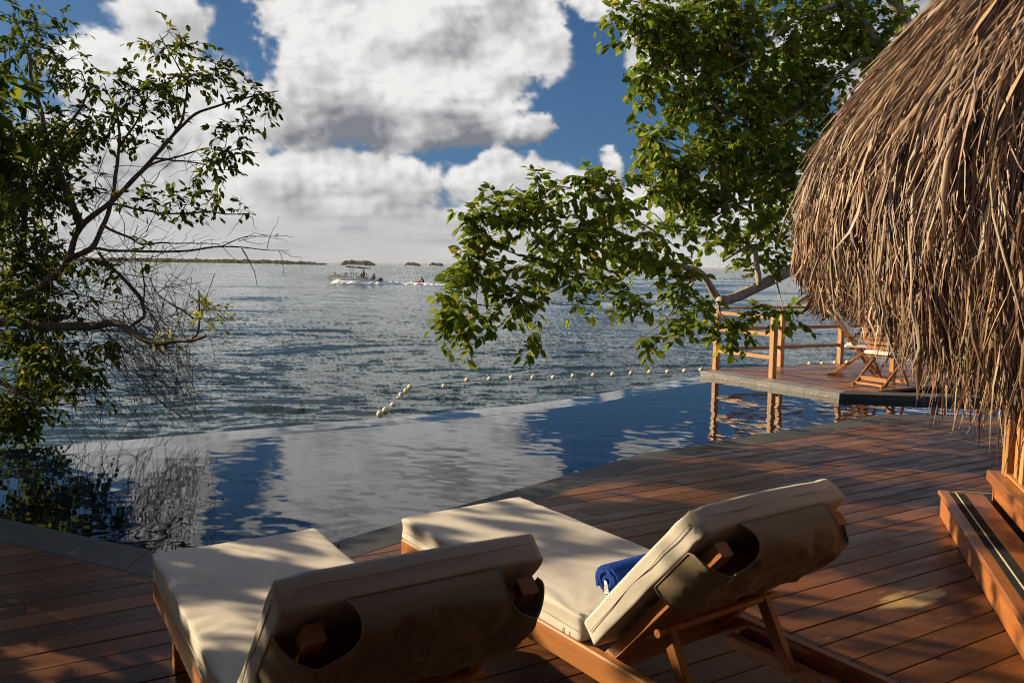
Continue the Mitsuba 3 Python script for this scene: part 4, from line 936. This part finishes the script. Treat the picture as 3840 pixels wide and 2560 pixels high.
def tree(name, label, limbs, blobs, yellow, seed, leaf_len, dens, bark, trunk_n, palette, parts=300, per=9, twig_r=.0042, sub=3, hair=None, wide=1.0):
    r = np.random.default_rng(seed); key = thing(name, label, 'tree')
    nodes = []
    for i, l in enumerate(limbs):
        s = spline(l, .05); wob = (meshkit.noise(s[:, :3] * 5 + seed, 3) - .5)[:, None] * np.array([.03, .03, .03]); s[:, :3] += wob * np.clip(.02 / np.maximum(s[:, 3:], .004), .2, 1)
        rr = s[:, 3] * (1 + .22 * (meshkit.noise(s[:, :3] * 11, 5) - .5)); v, f = tube_mesh(s[:, :3], rr, 9 if s[0, 3] > .03 else 6)
        put('trunk' if i in trunk_n else 'branch', (v, f), bark, key, smooth=True); nodes.append(s[:, :3])
    nodes = np.vstack(nodes); cl = []
    for bl, yel in ((blobs, 0), (yellow, 1)):
        for cx, cy, cz, rx, ry, rz, n in bl:
            n = max(1, int(round(n * dens))); u = r.normal(size=(n, 3)); u /= np.linalg.norm(u, axis=1, keepdims=True); u *= (r.random((n, 1)) ** .45)
            cl += [(*(V3(cx, cy, cz) + q * (rx, ry, rz)), yel) for q in u]
    cl = np.array(cl); d0 = cKDTree(nodes).query(cl[:, :3])[0]; cl = cl[np.argsort(d0)]
    tw, LP, LD, LC, LL = [], [], [], [], []
    pool_pts = nodes.copy(); buf = []
    tree_ = cKDTree(pool_pts)
    for i, c in enumerate(cl):
        if i % 25 == 0 and buf: pool_pts = np.vstack([pool_pts] + buf); buf = []; tree_ = cKDTree(pool_pts)
        e = c[:3]; dd, j = tree_.query(e); a = pool_pts[j]; n = max(3, int(dd / .07) + 2); t = np.linspace(0, 1, n)[:, None]
        bow = unit(r.normal(size=3)) * dd * .14 + V3(0, 0, -.05 * dd); c_ = a + (e - a) * t + bow * 4 * t * (1 - t) * .7
        tw.append(tube_mesh(c_, np.linspace(twig_r * (1 + min(dd, 1.5)), twig_r * .55, n), 4, False)); buf.append(c_[1:])
        out = unit(e - a)
        for s_ in range(sub):
            dv = unit(out * .7 + r.normal(size=3) * .65 + V3(0, 0, -.05)); ln = r.uniform(.10, .26) * (leaf_len / .09) ** .5
            ts = np.linspace(0, 1, 5)[:, None]; q = e + dv * ln * ts + V3(0, 0, -.05) * ts ** 2
            tw.append(tube_mesh(q, np.linspace(twig_r * .5, twig_r * .25, 5), 3, False))
            m = max(3, int(per * r.uniform(.7, 1.3))); ft = r.uniform(.15, 1.0, m); ft[0] = 1.0
            p = e + dv * ln * ft[:, None] + V3(0, 0, -.05) * ft[:, None] ** 2
            sdv = unit(np.cross(dv, (.1, .2, 1))); sg = np.where(np.arange(m) % 2 == 0, 1, -1)[:, None]
            dl = dv * r.uniform(.3, .9, (m, 1)) + sdv * sg * r.uniform(.4, 1.0, (m, 1)) + r.normal(size=(m, 3)) * .30 + V3(0, 0, -.34)
            LP.append(p); LD.append(dl); LL.append(leaf_len * (.62 if c[3] else 1) * r.uniform(.62, 1.25, m))
            base = palette[r.integers(len(palette), size=m)] * r.uniform(.75, 1.2, (m, 1))
            if c[3]: base = np.array([.40, .42, .06]) * r.uniform(.8, 1.1, (m, 1))
            else:
                old = r.random(m) < .035; base[old] = np.array([.30, .24, .03])
            LC.append(base)
    if hair is not None: tw += hair
    k = put('twigs', join(tw), 'twig_bark', key, smooth=True); tag(k, kind='stuff')
    LP, LD, LC, LL = np.vstack(LP), np.vstack(LD), np.vstack(LC), np.concatenate(LL)
    v, c = leaves(LP, LD, LL, seed + 1, LC, wide)
    P = LP; dist = np.linalg.norm(P - V3(0, 0, 1.6), axis=1); x, y, z = P[:, 0], P[:, 1], P[:, 2]
    seen = (np.abs(x / y) < .60) & (z < 1.6 + .30 * y) & (z > 1.6 - .5 * y) & (y > 0)
    sc = np.where(seen, LL / dist, -1 - dist * 0); top = np.argsort(-sc)[:parts] if parts else np.array([], int); top = top[sc[top] > 0]
    for i in top: m, cc_ = leaf_mesh(v[i:i+1], c[i:i+1]); put('leaf', m, 'leaf', key, color=cc_, smooth=True)
    rest = np.setdiff1d(np.arange(len(v)), top); m, cc_ = leaf_mesh(v[rest], c[rest])
    k = put('foliage', m, 'leaf', key, color=cc_, smooth=True); tag(k, kind='stuff')
    return key
LEFT_LIMBS =  [[(-6.91,8.6,-0.97,0.05),(-6.49,8.54,-0.02,0.0471),(-5.96,8.47,0.68,0.0443),(-5.37,8.41,0.98,0.0414),(-4.93,8.35,1.21,0.0385),(-4.67,8.29,1.36,0.0356),(-4.44,8.22,1.51,0.0328),(-4.34,8.16,1.61,0.0299),(-4.18,8.1,1.92,0.027),(-3.86,8.04,2.15,0.0241),(-3.64,7.98,2.33,0.0213),(-3.38,7.91,2.56,0.0184),(-3.17,7.85,2.76,0.0155),(-2.93,7.79,2.95,0.0126),(-2.67,7.72,3.02,0.0098),(-2.34,7.66,3.1,0.0069),(-2.11,7.6,3.13,0.004)],[(-4.32,8.1,1.61,0.03),(-4.09,8.12,1.72,0.0269),(-4.0,8.15,1.92,0.0238),(-3.91,8.18,2.18,0.0206),(-3.86,8.2,2.47,0.0175),(-3.85,8.22,2.71,0.0144),(-3.87,8.25,2.91,0.0112),(-3.91,8.28,3.11,0.0081),(-4.01,8.3,3.32,0.005)],[(-4.08,8.05,1.71,0.018),(-3.85,7.96,1.7,0.0155),(-3.47,7.87,1.69,0.013),(-3.06,7.78,1.7,0.0105),(-2.68,7.68,1.74,0.008),(-2.34,7.59,1.72,0.0055),(-2.01,7.5,1.71,0.003)],[(-2.67,7.65,1.74,0.006),(-2.5,7.57,1.8,0.0047),(-2.32,7.48,1.83,0.0033),(-2.09,7.4,1.84,0.002)],[(-2.47,7.6,1.72,0.006),(-2.38,7.57,1.63,0.0047),(-2.33,7.53,1.53,0.0033),(-2.3,7.5,1.38,0.002)],[(-3.92,8.0,1.94,0.014),(-3.59,7.83,1.81,0.0112),(-3.32,7.65,1.76,0.0085),(-2.91,7.47,1.77,0.0057),(-2.55,7.3,1.75,0.003)],[(-3.84,8.0,2.15,0.014),(-3.51,7.88,2.08,0.0118),(-3.17,7.76,2.04,0.0096),(-2.74,7.64,2.05,0.0074),(-2.47,7.52,2.03,0.0052),(-2.28,7.4,2.01,0.003)],[(-3.63,7.95,2.32,0.014),(-3.36,7.79,2.48,0.0112),(-3.03,7.62,2.54,0.0085),(-2.7,7.46,2.6,0.0057),(-2.45,7.3,2.54,0.003)],[(-3.38,7.9,2.56,0.012),(-3.1,7.7,2.51,0.009),(-2.79,7.5,2.47,0.006),(-2.57,7.3,2.39,0.003)],[(-3.17,7.85,2.76,0.014),(-3.06,7.81,2.92,0.0112),(-3.02,7.78,3.19,0.0085),(-3.1,7.74,3.41,0.0057),(-3.21,7.7,3.63,0.003)],[(-4.18,8.1,1.92,0.04),(-4.37,8.2,2.3,0.0336),(-4.58,8.3,2.73,0.0272),(-4.71,8.4,3.17,0.0208),(-4.87,8.5,3.65,0.0144),(-5.05,8.6,4.02,0.008)],[(-4.58,8.3,2.73,0.018),(-4.34,8.27,2.94,0.0133),(-4.15,8.23,3.19,0.0087),(-4.17,8.2,3.38,0.004)],[(-3.85,8.2,2.7,0.012),(-3.59,8.1,2.96,0.009),(-3.46,8.0,3.15,0.006),(-3.43,7.9,3.25,0.003)],[(-5.65,8.3,0.88,0.055),(-5.05,8.18,0.99,0.0502),(-4.55,8.06,0.96,0.0454),(-4.02,7.93,0.97,0.0407),(-3.76,7.81,1.02,0.0359),(-3.54,7.69,0.94,0.0311),(-3.29,7.57,0.86,0.0263),(-3.05,7.44,0.88,0.0216),(-2.83,7.32,0.91,0.0168),(-2.67,7.2,0.95,0.012)],[(-2.82,7.3,0.91,0.012),(-2.76,7.28,0.98,0.0105),(-2.74,7.25,1.08,0.009),(-2.74,7.22,1.19,0.0075),(-2.71,7.2,1.36,0.006)],[(-3.57,7.75,0.99,0.018),(-3.47,7.8,1.07,0.0172),(-3.48,7.85,1.15,0.0164),(-3.55,7.9,1.28,0.0156),(-3.74,7.95,1.48,0.0148),(-3.97,8.0,1.67,0.014)],[(-3.41,7.7,1.15,0.009),(-3.37,7.62,1.32,0.0075),(-3.35,7.55,1.46,0.006),(-3.33,7.48,1.59,0.0045),(-3.39,7.4,1.65,0.003)],[(-2.79,7.3,1.09,0.009),(-2.89,7.28,1.16,0.0077),(-2.98,7.25,1.21,0.0065),(-3.09,7.22,1.32,0.0052),(-3.15,7.2,1.46,0.004)],[(-3.28,7.55,0.86,0.016),(-3.22,7.53,0.81,0.014),(-3.16,7.5,0.76,0.012)],[(-3.08,7.2,1.32,0.005),(-2.96,7.13,1.38,0.004),(-2.8,7.07,1.4,0.003),(-2.61,7.0,1.43,0.002)],[(-3.36,7.6,1.4,0.004),(-3.19,7.58,1.06,0.0046),(-3.14,7.56,1.03,0.0052),(-3.12,7.54,0.95,0.0058),(-3.17,7.52,0.87,0.0064),(-3.26,7.5,0.87,0.007)],[(-5.39,8.3,0.88,0.03),(-5.12,8.12,0.51,0.024),(-4.77,7.95,0.32,0.018),(-4.38,7.78,0.23,0.012),(-3.92,7.6,0.31,0.006)],[(-5.36,8.4,0.96,0.045),(-5.05,8.5,1.58,0.0362),(-5.0,8.6,2.03,0.0275),(-5.08,8.7,2.48,0.0188),(-5.22,8.8,2.8,0.01)],[(-5.17,8.2,0.5,0.02),(-4.97,8.05,0.13,0.013),(-4.8,7.9,-0.09,0.006)]]
LEFT_BLOBS =  [(-4.92,8.6,3.93,0.41,0.4,0.32,26),(-5.01,8.5,3.61,0.22,0.22,0.18,8),(-4.37,8.2,3.54,0.3,0.27,0.19,9),(-4.16,8.1,3.3,0.25,0.23,0.17,9),(-4.79,8.4,3.27,0.2,0.17,0.11,4),(-5.58,8.8,3.81,0.41,0.53,0.55,25),(-3.78,8.0,3.26,0.36,0.3,0.19,10),(-3.45,7.9,3.09,0.33,0.31,0.23,11),(-3.06,7.7,3.53,0.2,0.2,0.16,11),(-3.05,7.7,3.21,0.24,0.22,0.16,13),(-2.73,7.6,3.27,0.2,0.16,0.1,8),(-2.27,7.6,3.1,0.2,0.17,0.11,9),(-2.46,7.5,2.8,0.14,0.14,0.11,5),(-2.56,7.4,2.57,0.15,0.15,0.12,7),(-2.68,7.4,2.42,0.14,0.12,0.09,5),(-4.81,8.4,2.74,0.42,0.42,0.35,75),(-4.31,8.2,2.85,0.32,0.33,0.28,30),(-3.84,8.1,2.96,0.34,0.33,0.25,10),(-3.46,7.9,2.81,0.23,0.23,0.19,6),(-4.64,8.3,2.31,0.33,0.31,0.24,50),(-5.12,8.6,2.2,0.27,0.35,0.36,55),(-5.63,8.8,2.7,0.41,0.61,0.69,40),(-5.66,8.7,1.57,0.41,0.6,0.68,36),(-3.35,7.7,2.17,0.2,0.16,0.08,7),(-2.95,7.5,2.1,0.18,0.14,0.07,6),(-2.66,7.4,2.2,0.14,0.11,0.06,3),(-2.33,7.4,2.03,0.05,0.06,0.05,1),(-3.19,7.4,1.75,0.12,0.08,0.03,1),(-4.07,8.1,2.26,0.21,0.23,0.21,8),(-4.95,8.5,1.67,0.33,0.33,0.27,55),(-4.17,8.1,1.59,0.17,0.16,0.12,7),(-3.8,7.8,1.43,0.16,0.16,0.12,4),(-4.97,8.5,1.32,0.36,0.32,0.22,40),(-4.81,8.2,0.98,0.34,0.35,0.3,55),(-4.31,7.9,0.67,0.33,0.31,0.23,44),(-4.82,8.1,0.34,0.34,0.37,0.34,60),(-3.91,7.6,0.51,0.16,0.2,0.2,10),(-4.86,8.0,0.02,0.21,0.22,0.19,26),(-3.86,7.8,0.82,0.14,0.16,0.14,5),(-4.89,7.9,-0.14,0.12,0.13,0.1,5),(-5.57,8.4,0.25,0.35,0.53,0.62,30),(-4.54,8.2,1.16,0.26,0.26,0.21,16)]
YELLOW_BLOBS =  [(-2.62,7.1,1.21,0.09,0.08,0.05,8),(-2.99,7.2,1.07,0.05,0.05,0.04,1)]
RIGHT_LIMBS =  [[(6.95,11.2,-0.02,0.15),(6.59,11.11,1.17,0.1357),(6.31,11.03,1.97,0.1214),(5.98,10.94,2.86,0.1071),(5.55,10.86,3.67,0.0929),(5.13,10.77,4.34,0.0786),(4.68,10.69,4.95,0.0643),(4.23,10.6,5.54,0.05)],[(6.48,11.2,1.74,0.085),(5.38,10.9,2.04,0.08),(4.42,10.6,1.91,0.075),(3.6,10.3,1.67,0.07),(3.14,10.0,1.49,0.065),(2.65,9.7,1.29,0.06),(2.34,9.4,1.23,0.055)],[(2.36,9.5,1.23,0.045),(2.26,9.46,1.36,0.0419),(2.12,9.43,1.55,0.0387),(1.87,9.39,1.62,0.0356),(1.57,9.35,1.65,0.0325),(1.3,9.31,1.56,0.0294),(1.17,9.27,1.46,0.0262),(0.97,9.24,1.5,0.0231),(0.73,9.2,1.51,0.02)],[(2.87,9.7,1.41,0.035),(2.84,9.75,1.69,0.03),(2.81,9.8,1.83,0.025),(2.67,9.85,1.81,0.02),(2.48,9.9,1.68,0.015)],[(1.82,9.4,1.61,0.02),(1.7,9.32,1.77,0.0168),(1.67,9.24,1.9,0.0136),(1.2,9.16,2.2,0.0104),(0.82,9.08,2.4,0.0072),(0.67,9.0,2.54,0.004)],[(0.73,9.2,1.51,0.018),(0.54,9.1,1.38,0.015),(0.29,9.0,1.26,0.012),(0.03,8.9,1.07,0.009),(-0.19,8.8,0.93,0.006)],[(0.98,9.25,1.5,0.018),(0.54,9.24,1.66,0.0147),(0.48,9.22,1.96,0.0115),(0.39,9.21,2.2,0.0083),(0.01,9.2,2.45,0.005)],[(0.73,9.2,1.51,0.015),(0.29,9.13,1.65,0.0113),(-0.14,9.07,1.79,0.0077),(-0.42,9.0,1.92,0.004)],[(0.3,9.0,1.26,0.008),(0.23,8.97,1.07,0.0063),(0.11,8.93,0.83,0.0047),(0.02,8.9,0.6,0.003)],[(0.52,9.2,1.42,0.01),(0.34,9.07,1.46,0.008),(-0.13,8.93,1.46,0.006),(-0.54,8.8,1.36,0.004)],[(2.03,9.4,1.43,0.014),(1.86,9.27,1.24,0.0103),(1.65,9.13,1.0,0.0067),(1.34,9.0,0.79,0.003)],[(2.07,9.4,1.48,0.012),(1.56,9.23,1.19,0.009),(1.2,9.07,1.07,0.006),(0.86,8.9,0.87,0.003)],[(2.36,9.5,1.23,0.016),(2.36,9.43,1.09,0.012),(2.57,9.37,0.97,0.008),(2.65,9.3,0.91,0.004)],[(3.08,9.8,1.49,0.014),(3.08,9.6,1.29,0.009),(3.07,9.4,1.1,0.004)],[(5.47,10.7,3.64,0.06),(5.02,10.6,3.93,0.054),(4.49,10.5,4.33,0.048),(4.18,10.4,4.64,0.042),(3.93,10.3,4.8,0.036),(3.67,10.2,5.09,0.03)],[(5.02,10.6,3.93,0.035),(4.37,10.44,4.19,0.03),(3.92,10.28,3.96,0.025),(3.51,10.12,3.59,0.02),(3.23,9.96,3.36,0.015),(2.81,9.8,3.14,0.01)],[(3.93,10.3,4.8,0.03),(3.58,10.16,4.66,0.0252),(3.2,10.02,4.48,0.0204),(2.91,9.88,4.2,0.0156),(2.66,9.74,3.97,0.0108),(2.33,9.6,3.78,0.006)],[(5.96,10.9,2.85,0.045),(4.78,10.7,3.2,0.0388),(3.89,10.5,2.84,0.0327),(3.58,10.3,2.65,0.0265),(3.13,10.1,2.47,0.0203),(2.61,9.9,2.35,0.0142),(2.11,9.7,2.28,0.008)],[(3.61,10.4,2.66,0.02),(3.57,10.33,3.08,0.016),(3.55,10.27,3.41,0.012),(3.74,10.2,3.72,0.008)],[(2.68,9.8,3.99,0.02),(2.24,9.68,4.23,0.016),(1.81,9.55,4.38,0.012),(1.4,9.43,4.47,0.008),(1.1,9.3,4.5,0.004)],[(2.61,9.9,2.35,0.018),(2.31,9.73,2.68,0.0133),(1.96,9.57,2.9,0.0087),(1.54,9.4,3.06,0.004)],[(2.81,9.8,3.14,0.018),(2.37,9.67,3.36,0.0133),(1.98,9.53,3.62,0.0087),(1.66,9.4,3.82,0.004)],[(2.59,9.8,2.34,0.014),(2.15,9.63,2.13,0.0107),(1.77,9.47,2.06,0.0073),(1.49,9.3,2.24,0.004)]]
RIGHT_BLOBS =  [(-0.38,8.15,1.98,np.float64(0.21),np.float64(0.22),np.float64(0.19),10),(-0.41,8.05,1.6,np.float64(0.27),np.float64(0.29),np.float64(0.25),15),(-0.55,7.95,1.26,np.float64(0.17),np.float64(0.22),np.float64(0.23),10),(-0.32,7.95,1.06,np.float64(0.29),np.float64(0.24),np.float64(0.15),7),(0.0,8.25,2.07,np.float64(0.35),np.float64(0.34),np.float64(0.28),17),(0.21,8.35,2.36,np.float64(0.2),np.float64(0.19),np.float64(0.15),5),(0.59,8.25,2.39,np.float64(0.21),np.float64(0.21),np.float64(0.17),7),(0.9,8.47,2.35,np.float64(0.24),np.float64(0.26),np.float64(0.22),11),(0.53,8.45,1.91,np.float64(0.4),np.float64(0.39),np.float64(0.31),18),(1.1,8.79,1.93,np.float64(0.37),np.float64(0.35),np.float64(0.28),17),(0.31,8.25,1.6,np.float64(0.39),np.float64(0.32),np.float64(0.19),13),(0.1,8.05,1.27,np.float64(0.27),np.float64(0.23),np.float64(0.15),8),(0.95,8.59,1.41,np.float64(0.29),np.float64(0.22),np.float64(0.11),5),(1.53,9.16,1.86,np.float64(0.34),np.float64(0.34),np.float64(0.29),15),(1.85,9.26,1.48,np.float64(0.29),np.float64(0.28),np.float64(0.22),9),(1.27,8.71,1.25,np.float64(0.25),np.float64(0.23),np.float64(0.16),6),(1.77,9.03,1.06,np.float64(0.24),np.float64(0.21),np.float64(0.14),6),(2.46,9.3,0.98,0.27,0.22,0.14,9),(2.06,9.3,1.24,0.22,0.21,0.17,6),(2.99,9.3,1.13,0.22,0.2,0.15,5),(2.8,9.9,1.64,0.36,0.3,0.18,5),(0.65,8.15,1.23,np.float64(0.11),np.float64(0.12),np.float64(0.11),2),(1.37,8.59,0.88,np.float64(0.1),np.float64(0.08),np.float64(0.04),2),(0.16,8.05,0.99,np.float64(0.11),np.float64(0.12),np.float64(0.11),2),(1.2,9.3,4.37,0.24,0.21,0.15,8),(1.5,9.4,4.24,0.32,0.34,0.3,26),(1.84,9.6,4.01,0.38,0.4,0.35,31),(2.16,9.8,4.36,0.51,0.51,0.41,46),(2.63,10.0,4.12,0.58,0.6,0.52,58),(2.07,9.7,3.56,0.33,0.34,0.28,26),(2.5,9.8,3.29,0.46,0.48,0.41,43),(1.56,9.4,2.97,0.21,0.23,0.21,17),(1.85,9.46,2.69,np.float64(0.32),np.float64(0.31),np.float64(0.25),19),(2.32,9.8,2.79,0.46,0.44,0.33,34),(2.99,10.1,3.5,0.58,0.61,0.53,55),(3.02,10.1,2.73,0.58,0.58,0.48,49),(2.11,9.7,2.33,0.38,0.36,0.28,26),(2.7,10.0,2.05,0.52,0.46,0.31,26),(3.29,10.2,2.07,0.32,0.34,0.29,10),(3.52,10.4,4.44,0.6,0.63,0.54,49),(4.17,10.6,4.6,0.5,0.49,0.39,43),(4.45,10.6,4.35,0.31,0.34,0.31,20),(3.81,10.4,3.72,0.33,0.39,0.38,23),(3.61,10.3,2.76,0.22,0.3,0.32,11),(3.54,10.4,3.82,0.44,0.48,0.44,29),(3.5,10.5,3.15,0.33,0.39,0.38,20),(1.5,9.4,3.63,0.17,0.19,0.17,8),(1.42,9.01,2.45,np.float64(0.13),np.float64(0.15),np.float64(0.13),5),(2.64,10.2,5.07,1.07,0.79,0.37,43),(3.82,10.6,5.22,0.78,0.64,0.39,29),(4.81,10.9,5.23,0.57,0.56,0.46,17)]

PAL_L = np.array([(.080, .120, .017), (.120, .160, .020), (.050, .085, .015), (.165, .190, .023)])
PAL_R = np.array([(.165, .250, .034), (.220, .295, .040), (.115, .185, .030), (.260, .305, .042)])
def hanging_twigs():
    r = np.random.default_rng(17); out = []
    A0, B0 = V3(-3.75, 7.85, 1.15), V3(-2.99, 7.95, .05)
    for i in range(110):
        a = A0 + r.normal(size=3) * (.30, .18, .22) + V3(.30, 0, -.25) * r.random(); b = B0 + V3(-.55, -.1, .25) * r.random() ** 1.3 + r.normal(size=3) * (.05, .08, .05)
        if i % 5 == 0: b = a + V3(r.uniform(.2, .9), r.normal(0, .15), r.uniform(-.9, .1))
        t = np.linspace(0, 1, 9)[:, None]; c = a + (b - a) * t + V3(.10, 0, .16) * 4 * t * (1 - t) * r.uniform(-.3, 1.1) + np.cumsum(r.normal(size=(9, 3)) * .012, 0)
        out.append(tube_mesh(c, np.linspace(.0034, .0014, 9) * r.uniform(.6, 1.3), 3, False))
        for _ in range(2):
            k = r.integers(2, 8); e = c[k] + r.normal(size=3) * (.14, .08, .10); out.append(tube_mesh([c[k], (c[k] + e) / 2 + r.normal(size=3) * .012, e], [.0026, .002, .0012], 3, False))
    for i in range(170):    # thin dead shoots over the water
        a = V3(r.uniform(-4.5, -3.3), r.uniform(7.5, 8.3), r.uniform(.2, 1.7)); d = unit(V3(r.normal(.5, .5), r.normal(0, .3), r.normal(-.35, .6))); L = r.uniform(.3, 1.0)
        t = np.linspace(0, 1, 7)[:, None]; c = a + d * L * t + V3(0, 0, r.uniform(-.25, .1)) * t ** 2 + np.cumsum(r.normal(size=(7, 3)) * .014, 0); out.append(tube_mesh(c, np.linspace(.0034, .0013, 7), 3, False))
    for i in range(110):    # bare twigs through the shaded middle of the tree
        a = V3(r.uniform(-4.9, -3.5), r.uniform(7.7, 8.6), r.uniform(.2, 2.6)); d = unit(V3(r.normal(.5, .6), r.normal(0, .4), r.normal(-.1, .8))); L = r.uniform(.3, .9)
        t = np.linspace(0, 1, 6)[:, None]; c = a + d * L * t + np.cumsum(r.normal(size=(6, 3)) * .02, 0); out.append(tube_mesh(c, np.linspace(.005, .0016, 6), 3, False))
    for z0 in range(90):    # bare fingers off the long dead limbs
        l = LEFT_LIMBS[r.choice([2, 3, 5, 6, 7, 8, 13, 14, 17, 19])]; p = spline(l, .05); q = p[r.integers(len(p) // 4, len(p)), :3]
        d = unit(V3(r.normal(.5, .4), r.normal(-.1, .4), r.normal(.1, .7))); L = r.uniform(.10, .34); t = np.linspace(0, 1, 5)[:, None]; c = q + d * L * t + np.cumsum(r.normal(size=(5, 3)) * .012, 0)
        out.append(tube_mesh(c, np.linspace(.0036, .0013, 5), 3, False))
    return out
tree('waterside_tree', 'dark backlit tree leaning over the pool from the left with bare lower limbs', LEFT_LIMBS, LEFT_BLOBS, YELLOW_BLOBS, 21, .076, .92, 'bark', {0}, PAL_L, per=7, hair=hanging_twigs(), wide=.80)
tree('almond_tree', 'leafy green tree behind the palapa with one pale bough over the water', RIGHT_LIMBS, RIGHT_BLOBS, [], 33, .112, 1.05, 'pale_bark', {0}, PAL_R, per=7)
# the tree outside the frame on the left that dapples the deck
GL = [[(-6.6, 3.4, -1.2, .16), (-6.3, 3.6, .6, .14), (-6.0, 3.9, 2.0, .11), (-5.6, 4.1, 3.2, .06), (-5.3, 4.3, 4.2, .02)],
      [(-6.0, 3.9, 2.0, .07), (-5.4, 4.9, 2.6, .04), (-4.9, 5.8, 3.0, .015)], [(-6.1, 3.8, 1.5, .07), (-5.3, 3.0, 2.2, .04), (-4.7, 2.3, 2.6, .015)], [(-6.2, 3.7, 1.0, .06), (-6.6, 2.4, 2.2, .04), (-6.4, 1.0, 2.8, .015)]]
GB = [(-5.2, 5.5, 2.6, .9, .9, .8, 14), (-4.55, 6.75, 2.6, .35, .5, .75, 65), (-5.2, 7.1, 2.8, .5, .5, .7, 30), (-4.4, 4.8, .8, .5, .5, .7, 80), (-4.9, 5.6, 1.3, .5, .5, .8, 40), (-4.7, 4.2, 1.75, .8, .8, .6, 34), (-5.4, 3.6, 2.7, .9, 1.0, .8, 40), (-5.0, 2.6, 2.1, .8, .9, .8, 50), (-6.2, 1.4, 2.4, 1.0, 1.1, 1.0, 50), (-5.6, 4.4, 3.7, .9, 1.1, .6, 16), (-5.9, 4.6, 1.0, .7, 1.3, .7, 60),
      (-4.7, 3.3, .7, .6, 1.1, .7, 130), (-4.6, 1.6, .8, .6, 1.1, .8, 110), (-4.8, -.1, .9, .6, 1.1, .9, 60), (-6.3, 2.6, 1.2, .7, 1.3, .8, 50), (-6.0, 6.2, 1.3, .7, .7, .9, 30)]
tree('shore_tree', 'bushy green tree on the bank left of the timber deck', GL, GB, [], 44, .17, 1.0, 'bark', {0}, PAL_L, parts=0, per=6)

# ---------------------------------------------------------------- the sea air
scene['sea_air'] = {'type': 'homogeneous', 'albedo': rgb(.95, .955, .96), 'sigma_t': 5.5e-5}
scene['haze'] = {'type': 'cube', 'to_world': T().translate([0, 0, 6.0]).scale([3600, 3600, 10.5]), 'bsdf': {'type': 'null'}, 'interior': {'type': 'ref', 'id': 'sea_air'}}
scene['camera']['medium'] = {'type': 'ref', 'id': 'sea_air'}
tag('haze', 'thin bluish sea air over the whole bay', kind='stuff')
